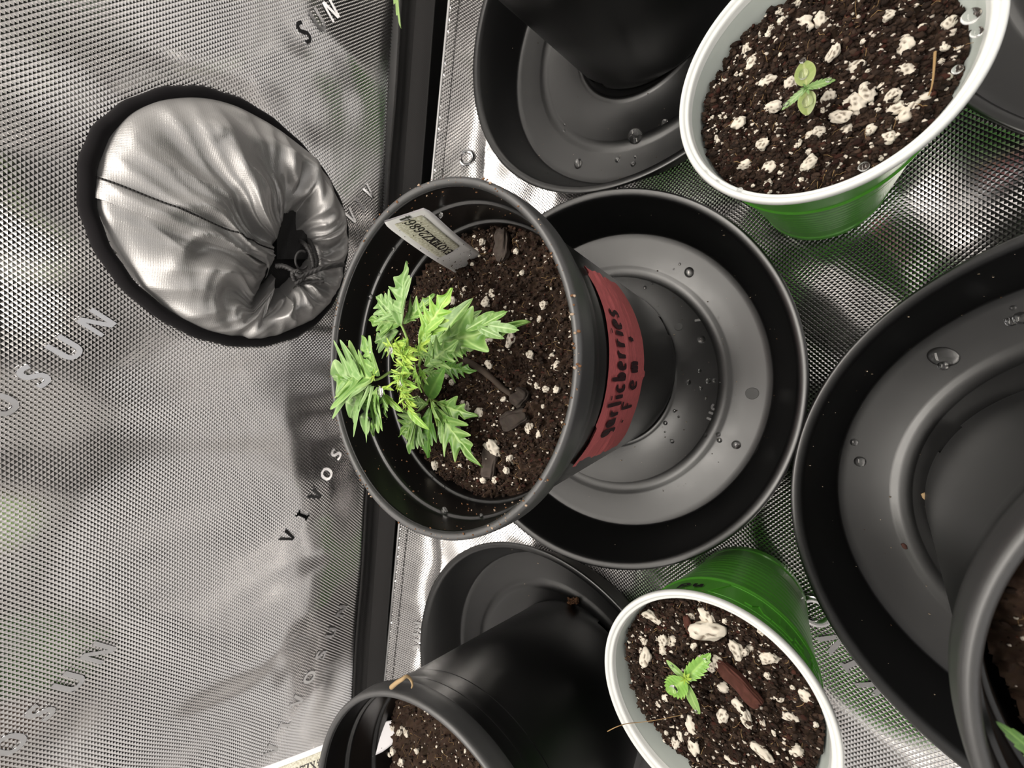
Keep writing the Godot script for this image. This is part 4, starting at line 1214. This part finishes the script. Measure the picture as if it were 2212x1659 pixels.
# ---------------------------------------------------------------- plant labels
func plant_tag(label: String, bl: Vector3, br: Vector3, tl: Vector3, tr: Vector3, flip: bool, paper0: float, paper1: float, emblem_at: float, text_at: float, point := 0.0) -> void:
	# bl/br in the soil, tl/tr at the free end; the text runs along the length
	var mid := (bl + br) * 0.5
	var o := thing("plant_label", label, "plant label", mid)
	var nrm := (br - bl).cross(tl - bl).normalized()
	if nrm.dot(Vector3(0, EYE, 0) - mid) < 0.0: nrm = -nrm     # printed side
	var P := func(u: float, v: float, out: float) -> Vector3:   # u along from the soil to the free end, v across
		var bend := 0.0015 * sin(u * PI)
		return bl.lerp(br, v).lerp(tl.lerp(tr, v), u) + nrm * (out + bend) - mid
	var sheet := func(u0: float, u1: float, v0: float, v1: float, lift: float, thick: float, rc: float, point: float) -> ArrayMesh:
		var nu := 30
		var nv := 12
		var top := func(i: int, j: int, h: float):
			var f := float(i) / (nu - 1)
			var g := float(j) / (nv - 1)
			var c := minf(f, 1.0 - f) * (nu - 1)
			var inset := 0.0
			if c < 3.0: inset = rc * (1.0 - sqrt(1.0 - pow(1.0 - c / 3.0, 2.0)))
			var uu := lerpf(u0, u1, f)
			if point > 0.0 and f < 0.2: inset = maxf(inset, point * (0.2 - f) / 0.2)
			return P.call(uu, lerpf(v0 + inset, v1 - inset, g), h)
		var m := grid(nu, nv + 4, func(i: int, j: int):
			if j == 0: return top.call(i, nv - 1, lift)
			if j == 1: return top.call(i, 0, lift)
			if j == 2: return top.call(i, 0, lift + thick * 0.8)
			if j == nv + 3: return top.call(i, nv - 1, lift)
			return top.call(i, clampi(j - 3, 0, nv - 1), lift + thick), true)
		return m
	part("stake", sheet.call(-0.25, 1.0, 0.0, 1.0, 0.0, 0.0007, 0.06, point), M.tag_white, o)
	var pap := part("sticker", sheet.call(paper0, paper1, 0.17, 0.83, 0.0008, 0.00015, 0.03, 0.0), M.tag_paper, o)
	# text: serif code, emblem with a word inside
	var wid := bl.distance_to(br)
	var len_ := mid.distance_to((tl + tr) * 0.5)
	var lay := func(mesh: ArrayMesh, u: float, v: float, su: float) -> ArrayMesh:
		var arr := mesh.surface_get_arrays(0)
		var q: PackedVector3Array = arr[Mesh.ARRAY_VERTEX]
		for i in q.size():
			var x := q[i].x * su
			var y := q[i].y
			q[i] = P.call(u + x / len_, v - y / wid if flip else v + y / wid, 0.00105 + q[i].z * 0.2)
		return build(q, arr[Mesh.ARRAY_INDEX] if arr[Mesh.ARRAY_INDEX] != null else PackedInt32Array(range(q.size())), false)
	var d := 1.0
	part("lettering", lay.call(letters("#XZ26864", 0.0066, "Droid Serif", 700, 0.0002, true), text_at, 0.50, d), M.ink, pap)
	var eu := emblem_at
	var st := SurfaceTool.new()
	for c in [[-0.0011, 0.0003], [0.0011, -0.0003], [0.0, 0.0008]]:
		var ring := []
		for k in 33:
			var a := TAU * k / 32.0
			var q := Vector2(c[0] + 0.0019 * cos(a), c[1] + 0.0019 * sin(a))
			var hid := false
			for e in [[-0.0011, 0.0003], [0.0011, -0.0003], [0.0, 0.0008]]:
				if e != c and q.distance_to(Vector2(e[0], e[1])) < 0.00185: hid = true
			if hid:
				if ring.size() > 2: st.append_from(tube(ring, 0.00013, -1.0, 5), 0, Transform3D())
				ring = []
			else:
				ring.append(P.call(eu + q.x / len_, 0.5 + q.y / wid, 0.0010))
		if ring.size() > 2: st.append_from(tube(ring, 0.00013, -1.0, 5), 0, Transform3D())
	part("emblem", st.commit(), M.ink, pap)
	part("emblem_word", lay.call(letters("EXOTIX", 0.00145, "Droid Sans", 700, 0.0002), eu, 0.5, d if flip else -d), M.ink, pap)
	# smears of soil on the foot of the label
	var tr2 := []
	var co := []
	for k in 60:
		var s := 0.00012 + 0.0003 * rng.randf() * rng.randf()
		var u := 0.98 * (rng.randf() if k % 3 else rng.randf() * 0.2)
		tr2.append(Transform3D(Basis(Vector3.UP, rng.randf() * 6.0).scaled(Vector3(s, s * 0.5, s * 1.4)), P.call(u, 0.04 + 0.92 * rng.randf(), 0.0011)))
		co.append(Color(0.04, 0.028, 0.02))
	scatter("soil_smears", crumb_mesh, M.soil, tr2, co, o)


# ---------------------------------------------------------------- small things
func make_droplets() -> void:
	var k := 0.3375
	var S1 := "water droplets on the central saucer"
	var small := "small water droplet on the central saucer"
	var nth := 0
	for q in by_height([[720, 655, 12], [766, 628, 8], [804, 602, 7], [943, 506, 9], [905, 537, 6], [1122, 466, 6], [332, 427, 11], [1204, 1057, 7], [1068, 1189, 12], [1124, 1253, 18], [1162, 1249, 12], [1203, 1260, 6], [996, 1262, 17], [1077, 1299, 13], [1110, 1367, 8], [1244, 1372, 9], [908, 1446, 10], [935, 1483, 7], [850, 1523, 14], [848, 1580, 6], [894, 1640, 13], [1106, 1600, 15], [1146, 1619, 5], [1189, 1596, 14], [1197, 1633, 15], [1051, 1447, 5]]):
		droplet(at(1150 + q[0] * k, 400 + q[1] * k, 0.0004), q[2] * k * 0.00034, small + ", %s from the top of the photo" % ORDER[nth], S1)
		nth += 1
	droplet(at(1488.5, 588, 0.0008), 0.0032, "large water droplet at the upper part of the central saucer, tallest of its neighbours", S1, 0.6, 0.3, 1.15)
	droplet(at(1514.5, 733.5, 0.0004), 0.0028, "lone round water droplet right of the pot, halfway to the saucer wall", S1)
	droplet(at(1590, 961, 0.0013), 0.0028, "large water droplet near the lower right wall of the central saucer", S1)
	var S3 := "water droplets on the top saucer"
	nth = 0
	for q in by_height([[648, 840, 13], [652, 800, 9], [990, 1022, 17], [1090, 1050, 17], [1104, 1003, 10], [1290, 783, 20], [605, 1090, 10]]):
		droplet(at(1000 + q[0] * k, q[1] * k, 0.0006), q[2] * k * 0.00036, "small water droplet on the top saucer, %s from the top of the photo" % ORDER[nth], S3)
		nth += 1
	droplet(at(1372, 295, 0.0006), 0.0052, "biggest oval water droplet, on the top saucer left of the large cup", S3, 0.5, 0.6, 1.3)
	droplet(at(1249, 354, 0.0008), 0.0035, "oval water droplet near the lower wall of the top saucer", S3, 0.55, 0.2, 1.2)
	var S2 := "water droplets on the nearest saucer"
	droplet(at(2037, 770.5, 0.0006), 0.0050, "large oval water droplet on the saucer nearest the camera", S2, 0.5, 1.2, 1.3)
	nth = 0
	for q in by_height([[2038, 790, 0.0024], [2184, 695, 0.0022], [2175, 691, 0.0011], [2206, 687, 0.0030], [2188, 665, 0.0013], [1844.6, 955, 0.0021], [1857.6, 997, 0.0029], [1832, 946, 0.0010]]):
		droplet(at(q[0], q[1], 0.0008), q[2], "small water droplet on the nearest saucer, %s from the top of the photo" % ORDER[nth], S2)
		nth += 1
	# dried water marks
	for q in [[1624.5, 850, 0.0039, "round grey dried water mark on the right of the central saucer", 0.0011], [1466, 706, 0.0028, "faint dried water mark beside the base of the taped pot", 0.0003], [1166, 305, 0.0027, "round dried water mark left on the top saucer", 0.0004]]:
		var o := part("water_mark", lathe([[0.0, 0.00012], [0.85, 0.00012], [0.97, 0.00016], [1.0, 0.0]], 28, null, 0.03), M.film_stain, self)
		tag(o, q[3], "stain")
		o.transform = Transform3D(Basis.from_scale(Vector3(q[2], 1.0, q[2])), at(q[0], q[1], q[4]))
	# drops on the ledges inside the taped pot
	var lj := 0
	for q in by_height([[952, 465, 0.162, 0.0016], [851, 535, 0.162, 0.0021], [820, 592, 0.162, 0.0013], [800, 640, 0.162, 0.0022], [960, 1105, 0.162, 0.0024], [1040, 1115, 0.162, 0.0013], [934, 1031, 0.1444, 0.0010], [960, 1053, 0.1444, 0.0010], [1012, 1079, 0.1444, 0.0011]]):
		droplet(at(q[0], q[1], q[2] + 0.0003), q[3], "water droplet on a ledge inside the taped pot, %s from the top" % ORDER[lj], "water droplets inside the taped pot", 0.8)
		lj += 1
	# on leaves, label and cup rims
	glint(1734, 131, 0.1278, 0.0013, "round water drop at the end of the upper seed leaf of the right seedling", 0.6)
	glint(1735.5, 160, 0.1290, 0.0020, "oblong water drop on the middle of the upper seed leaf", 0.5, 0.0, 1.3)
	glint(1744, 219, 0.1290, 0.0022, "oblong water drop on the lower seed leaf of the right seedling", 0.5, 0.0, 1.3)
	glint(1698, 224, 0.1285, 0.0013, "water drop at the tip of the lower serrated leaf", 0.6)
	glint(1790, 172, 0.1290, 0.0012, "water drop at the tip of the upper serrated leaf", 0.6)
	glint(1455, 1489, 0.1235, 0.0024, "big water drop on the curled leaf of the lower seedling", 0.6)
	glint(1523, 1427, 0.1248, 0.0013, "water drop near the tip of the broad leaf of the lower seedling", 0.6)
	glint(1503, 1537, 0.1205, 0.0010, "water drop at the end of the lower narrow seed leaf", 0.6)
	glint(1451, 1440, 0.1220, 0.0010, "water drop on the upper narrow seed leaf", 0.6)
	glint(842, 757, 0.2105, 0.0022, "large clear water drop held in the upper growing tip of the bushy plant", 0.5)
	glint(864, 827, 0.2060, 0.0022, "large clear water drop held in the lower growing tip of the bushy plant", 0.5)
	glint(822, 846, 0.2010, 0.0024, "egg-shaped water drop on the left branch of the bushy plant", 0.7, 0.3, 1.4)
	glint(799, 761, 0.1975, 0.0008, "tiny water drop on the forked upper left leaf", 0.7)
	nth = 0
	for q in by_height([[2098, 35, 0.0024], [2110, 70, 0.0016], [2068, 150, 0.0014], [1523, 373, 0.0012], [1547, 395, 0.0014], [1598, 411, 0.0012], [1866, 360, 0.0016]]):
		nth += 1
		droplet(at(q[0], q[1], 0.1205), q[2], "clear water drop on the upper right cup's rim, %s from the top" % ORDER[nth - 1], "water drops on the cup rim", 0.6)
	droplet(at(967, 557, 0.1555), 0.0022, "flat white-looking water drop at the foot of the white plant label, nearer the plant", "water drops on the plant label", 0.4, 0.4, 1.4)
	droplet(at(1012, 546, 0.1545), 0.0018, "water drop at the right edge of the foot of the white plant label", "water drops on the plant label", 0.4, 0.4, 1.3)

func make_grit() -> void:
	rng.seed = 991
	var pale := func(): 
		var g := rng.randf()
		return Color(0.5 * g + 0.05, 0.42 * g + 0.035, 0.33 * g + 0.02)
	var saucers := [[Vector3(-0.0023, 0, -0.1449), 230, "specks of dirt and lint scattered over the central saucer"], [Vector3(-0.0618, 0, 0.1121), 230, "specks of dirt and lint scattered over the nearest saucer"], [Vector3(0.2611, 0, -0.1204), 170, "specks of dirt scattered over the top saucer"], [Vector3(-0.2662, 0, -0.1923), 110, "specks of dirt scattered over the lower left saucer"]]
	for s in saucers:
		var tr := []
		var co := []
		for k in s[1]:
			var r := 0.127 * sqrt(rng.randf())
			var th := rng.randf() * TAU
			var y := 0.0008 if r < 0.111 else maxf(0.002, (r - 0.1132) / 0.0130 * 0.0335 + 0.004)
			var z := 0.00010 + 0.00028 * pow(rng.randf(), 3.0)
			tr.append(Transform3D(Basis(Vector3.UP, rng.randf() * 6.0).scaled(Vector3(z, z * 0.6, z * (1.0 + 2.0 * rng.randf() * rng.randf()))), s[0] + Vector3(r * sin(th), y, r * cos(th))))
			co.append(pale.call() if rng.randf() < 0.6 else Color(0.06, 0.035, 0.02))
		tag(scatter("dirt_specks", crumb_mesh, M.perlite, tr, co, self), s[2], "dirt", "", "stuff")
	# crumbs on the pot's rim and walls
	var tr := []
	var co := []
	var c := Vector3(0.0076, 0.0006, -0.1552)
	for k in 420:
		var th := rng.randf() * TAU
		var on_rim := rng.randf() < 0.45
		var p: Vector3
		if on_rim: p = Vector3(lerpf(0.0800, 0.0834, rng.randf()), 0.1790, 0)
		else:
			var f := pow(rng.randf(), 0.8)
			p = Vector3(lerpf(0.0787, 0.0795, f), lerpf(0.164, 0.177, f), 0) if rng.randf() < 0.5 else Vector3(lerpf(0.0750, 0.0762, f), lerpf(0.146, 0.161, f), 0)
			p.x -= 0.0002
		var z := 0.00014 + 0.00042 * pow(rng.randf(), 3.0)
		tr.append(Transform3D(Basis(Vector3(rng.randf(), rng.randf(), rng.randf()).normalized(), rng.randf() * 6.0).scaled(Vector3(z, z * 0.7, z * 1.4)), c + Vector3(p.x * sin(th), p.y, p.x * cos(th))))
		co.append(Color(0.16, 0.08, 0.04) if rng.randf() < 0.7 else Color(0.4, 0.3, 0.22))
	tag(scatter("dirt_specks", crumb_mesh, M.perlite, tr, co, self), "brown crumbs sticking to the rim and inner wall of the taped pot", "dirt", "", "stuff")
	# single pieces
	var tan_ := mat("tan_peel", Color(0.42, 0.29, 0.15), 0.7)
	for q in [[2000, 1073, 0.0008, 0.0042, 0.0034, "orange-brown woody flake lying on the nearest saucer", "bark_red"], [1953, 1180, 0.0009, 0.003, 0.0022, "small brown woody crumb on the nearest saucer below the flake", "bark_red"]]:
		var o := part("wood_flake", ico(1, 0.35, 12, Vector3.ONE), tan_ if q[1] < 1100 else M.bark_red, self)
		tag(o, q[5], "flake")
		o.transform = Transform3D(Basis(Vector3.UP, 0.6) * Basis.from_scale(Vector3(q[3] * 0.5, 0.0007, q[4] * 0.5)), at(q[0], q[1], q[2]))
	# peeling pale root on the rim of the leaning pot
	var pr := []
	for q in [[846, 1484, 0.176], [858, 1474, 0.178], [868, 1468, 0.178], [878, 1461, 0.176], [886, 1466, 0.174], [891, 1478, 0.173], [889, 1486, 0.172]]: pr.append(at(q[0], q[1], q[2]))
	tag(part("dry_root", tube(curve(pr, 30), 0.0013, 0.0004, 8), tan_, self), "pale dry curling root stuck under the rim of the leaning pot", "root")
	var fib := []
	for q in [[1312, 1580, 0.124], [1332, 1570, 0.123], [1355, 1563, 0.118], [1385, 1560, 0.1125], [1420, 1555, 0.1105], [1470, 1545, 0.110]]: fib.append(at(q[0], q[1], q[2]))
	tag(part("long_fibre", tube(curve(fib, 30), 0.00022, 0.0001, 6), M.fibre, self), "long thin tan root fibre reaching over the rim of the lower cup", "fibre")
	var fib2 := []
	for q in [[2020, 112, 0.1135], [2018, 140, 0.114], [2016, 165, 0.114], [2012, 190, 0.113], [2005, 207, 0.112]]: fib2.append(at(q[0], q[1], q[2]))
	tag(part("long_fibre", tube(curve(fib2, 30), 0.00045, 0.0002, 6), M.fibre, self), "curled tan fibre on the soil near the right side of the upper cup", "fibre")
	# soil caught in the notch of the leaning pot
	tr = []
	co = []
	for k in 130:
		var p := at(1236 + 22.0 * (rng.randf() - 0.4) , 1298 + 12.0 * (rng.randf() - 0.5), 0.0015 + 0.004 * rng.randf())
		var z := 0.0004 + 0.0009 * rng.randf() * rng.randf()
		tr.append(Transform3D(Basis(Vector3(rng.randf(), 1, rng.randf()).normalized(), rng.randf() * 6.0).scaled(Vector3(z, z * 0.8, z * 1.2)), p))
		var g := 0.4 + rng.randf()
		co.append(Color(0.10 * g, 0.05 * g, 0.026 * g))
	tag(scatter("spilled_soil", crumb_mesh, M.perlite, tr, co, self), "little heap of brown soil spilling from the leaning pot's drain notch", "soil", "", "stuff")


func _ready() -> void:
	# camera
	var cam := Camera3D.new()
	cam.name = "camera"
	add_child(cam)
	cam.transform = Transform3D(Basis(CAM_RIGHT, CAM_UP, CAM_BACK).orthonormalized(), Vector3(0, EYE, 0))
	cam.near = 0.01
	cam.far = 20.0
	var lens := CameraAttributesPhysical.new()
	lens.frustum_focal_length = 2.22
	lens.frustum_focus_distance = 0.215
	lens.exposure_aperture = 2.4
	lens.frustum_near = 0.01
	lens.frustum_far = 20.0
	cam.attributes = lens
	cam.keep_aspect = Camera3D.KEEP_HEIGHT
	cam.fov = rad_to_deg(2.0 * atan(829.5 / FOCAL))
	cam.current = true
	# air and exposure
	var we := WorldEnvironment.new()
	we.name = "environment"
	var env := Environment.new()
	env.background_mode = Environment.BG_COLOR
	env.background_color = Color(1.0, 0.985, 0.97)
	env.background_energy_multiplier = 0.90
	env.tonemap_mode = Environment.TONE_MAPPER_LINEAR
	env.tonemap_exposure = 1.0
	env.sdfgi_enabled = true
	env.ssao_enabled = true
	env.ssil_enabled = true
	we.environment = env
	add_child(we)
	# the grow light's own light, just in front of its glowing face
	var lamp := AreaLight3D.new()
	lamp.name = "grow_lamp_light"
	add_child(lamp)
	lamp.position = Vector3(0.06, 0.7365, -0.20)
	lamp.rotation = Vector3(-PI / 2, 0, 0)
	lamp.area_size = Vector2(1.0, 0.15)
	lamp.light_color = Color(1.0, 0.975, 0.94)
	lamp.light_energy = 0.46
	lamp.area_range = 4.0
	lamp.shadow_enabled = true

	noise.seed = 11
	noise.frequency = 0.01
	noise.fractal_octaves = 3
	soft.seed = 21
	soft.frequency = 0.01
	soft.fractal_type = FastNoiseLite.FRACTAL_NONE
	rough.seed = 5
	rough.frequency = 0.16
	rough.fractal_octaves = 4
	cell.seed = 8
	cell.noise_type = FastNoiseLite.TYPE_CELLULAR
	cell.frequency = 0.55
	cell.cellular_return_type = FastNoiseLite.RETURN_DISTANCE
	make_materials()
	make_tent()
	make_lamp()
	make_vent()
	make_saucers()
	make_pots()
	make_cups()
	crumb_mesh = ico(0, 0.75, 3)
	for k in 5: perl.append(ico(2, 0.34, 20 + k, Vector3.ONE, 0.10, Color(0.74, 0.68, 0.58), Color(0.10, 0.065, 0.04)))
	drop_mesh = lathe([[0.0, 1.0], [0.25, 0.97], [0.5, 0.86], [0.72, 0.68], [0.88, 0.44], [0.97, 0.2], [1.0, 0.0], [0.98, -0.06], [0.0, -0.06]], 28)
	make_soil("dark potting soil with white perlite in the taped pot, around the bushy plant", Vector3(0.0076, 0.1415, -0.1552), 0.0728, 0.00055, 1, 0.002,
		[[1065, 634, .0048], [1058, 655, .0050], [1004, 624, .0036], [1000, 636, .0026], [965, 652, .0034, 1.5], [985, 652, .0034, 1.5], [1062, 740, .0036], [1107, 735, .0048, 1.6], [1147, 766, .0040], [1063, 788, .0044], [1168, 690, .0028], [1180, 660, .0040], [1130, 590, .0026], [1025, 540, .0036], [1047, 524, .0036], [1043, 536, .0028],
		[1017, 876, .0062, 1.7], [1040, 893, .0058], [1000, 872, .0036], [988, 873, .0030], [966, 815, .0036, 1.4], [982, 825, .0040], [994, 930, .0042, 1.5], [1005, 950, .0034], [1066, 967, .0070, 1.5], [1098, 994, .0046, 1.6], [1100, 1015, .0036], [1141, 925, .0046, 1.2], [1159, 938, .0034, 1.3], [940, 1005, .0044, 1.3], [1049, 1036, .0036], [1075, 1035, .0034], [1180, 840, .0036], [1148, 825, .0030], [1160, 833, .0030], [1207, 790, .0040], [1200, 840, .0038], [1116, 543, .0030]],
		125, 900, 14000, 200, 1.15)
	make_soil("dark soil speckled with white perlite in the upper right cup", Vector3(0.1126, 0.1085, -0.0084), 0.0415, 0.0004, 2, 0.0015,
		[[1612, 105, .0042, 1.4], [1625, 137, .0048, 1.3], [1708, 183, .0046], [1660, 180, .0042, 1.4], [1673, 238, .0040, 1.6], [1598, 272, .0042, 1.3], [1648, 315, .0044], [1608, 352, .0040, 1.5], [1660, 357, .0046, 1.3], [1748, 360, .0044, 1.3], [1657, 394, .0034], [1733, 55, .0060, 1.3], [1775, 42, .0046, 1.3], [1690, 50, .0030], [1840, 148, .0050, 1.4], [1870, 160, .0036], [1958, 148, .0048, 1.4], [1955, 100, .0046, 1.4], [1955, 83, .0034], [1790, 217, .0048], [1870, 205, .0050, 1.4], [1848, 228, .0054, 1.5], [1928, 215, .0042], [1965, 240, .0048, 1.4], [1990, 212, .0040, 1.5], [1940, 233, .0048, 1.4], [1825, 278, .0050, 1.5], [1880, 285, .0034], [1920, 300, .0040], [1770, 287, .0036], [1755, 292, .0040], [1814, 255, .0044, 1.6], [2050, 52, .0036], [1990, 60, .0030], [1918, 40, .0034], [1800, 125, .0036, 1.5]],
		165, 900, 11000, 80, 1.2)
	make_soil("dark soil speckled with white perlite in the lower cup", Vector3(-0.1426, 0.1062, -0.0447), 0.0412, 0.0004, 3, 0.0015,
		[[1530, 1358, .0080, 1.7], [1408, 1333, .0048, 1.8], [1527, 1330, .0056, 1.4], [1490, 1333, .0036], [1436, 1380, .0042, 1.3], [1430, 1378, .0030], [1452, 1387, .0052, 1.2], [1398, 1413, .0052, 1.5], [1391, 1384, .0034], [1437, 1400, .0042], [1592, 1400, .0052, 1.4], [1605, 1405, .0044], [1618, 1407, .0036], [1556, 1428, .0046, 1.4], [1538, 1440, .0040], [1557, 1478, .0050, 1.6], [1513, 1500, .0034], [1597, 1518, .0044, 1.5], [1613, 1543, .0044, 1.6], [1564, 1538, .0044, 1.5], [1497, 1561, .0050, 1.7], [1660, 1415, .0048, 1.3], [1672, 1420, .0038], [1683, 1505, .0036], [1737, 1506, .0046, 1.3], [1708, 1553, .0046, 1.3], [1720, 1622, .0044, 1.3], [1647, 1615, .0048, 1.6], [1460, 1602, .0044], [1500, 1606, .0050, 1.5], [1582, 1640, .0042, 1.5], [1597, 1362, .0038], [1470, 1588, .0034, 1.7], [1643, 1365, .0030], [1441, 1511, .0038, 1.5]],
		155, 800, 11000, 80, 1.2)
	make_soil("brown crumbly soil with perlite in the leaning pot at the lower left corner", Vector3(-0.2458, 0.1415, -0.1645), 0.0725, 0.0009, 4, 0.002, [[865, 1580, .0036, 1.5], [876, 1582, .0036, 1.5], [858, 1613, .0044], [850, 1570, .0036], [868, 1645, .0044, 1.5], [903, 1620, .0032], [866, 1575, .003], [836, 1635, .0034]], 70, 500, 4000, 160, 1.15, func(p: Vector3): return p.z > -0.20 and p.x > -0.27)
	make_soil("brown bark-rich soil in the nearest pot at the right edge", Vector3(-0.0675, 0.1320, 0.1046), 0.0700, 0.0009, 5, 0.002, [], 50, 300, 3200, 60, 1.6)
	make_soil("dark soil inside the pot at the top edge", Vector3(0.2785, 0.1400, -0.1120), 0.0718, 0.002, 6, 0.002, [], 20, 100, 600, 0, 1.0)
	var grey := Color(0.062, 0.050, 0.043)
	var redd := Color(0.080, 0.032, 0.024)
	bark_chip("large reddish-brown bark piece beside the lower seedling", 1594, 1474, 0.1095, Vector3(0.0062, 0.0045, 0.0195), 2.62, redd, 31)
	bark_chip("grey flat bark piece above the white plant label's foot", 1083, 529, 0.1440, Vector3(0.0075, 0.0040, 0.0160), 1.62, grey, 32)
	bark_chip("dark upright-looking bark chunk left of the twig's end", 1112, 905, 0.1440, Vector3(0.0085, 0.0060, 0.0150), 0.35, grey * 0.8, 33)
	bark_chip("flat grey bark slab at the lower left of the taped pot's soil", 1060, 998, 0.1420, Vector3(0.0085, 0.0045, 0.0170), 1.45, grey * 1.15, 34)
	bark_chip("small dark bark chunk at the end of the twig", 1125, 860, 0.1445, Vector3(0.0070, 0.0060, 0.0095), 0.9, grey * 0.8, 35)
	bark_chip("small reddish bark chip near the top of the lower cup's soil", 1487, 1349, 0.1080, Vector3(0.0030, 0.0025, 0.0075), 1.9, redd, 36)
	var tw := []
	for q in [[1005, 778, 0.1445], [1030, 792, 0.1455], [1060, 815, 0.1455], [1085, 838, 0.1450], [1105, 852, 0.1440]]: tw.append(at(q[0], q[1], q[2]))
	tag(part("twig", tube(curve(tw, 24), 0.0021, 0.0016, 9, 0.2, 0.3), M.stem_brown, self), "dark brown twig lying on the soil right of the bushy plant", "twig")
	make_blades()
	make_plants()
	plant_tag("white plastic plant label with a code, standing in the taped pot", at(983, 587, 0.142), at(1036, 545, 0.142), at(824, 479, 0.206), at(921, 447, 0.206), true, 0.37, 0.955, 0.515, 0.775)
	plant_tag("white plastic plant label crossing the rim of the leaning pot at the lower left corner", at(829, 1622, 0.146), at(816, 1560, 0.146), at(570, 1735, 0.192), at(545, 1665, 0.192), true, 0.184, 0.96, 0.33, 0.62, 0.3)
	make_droplets()
	make_grit()
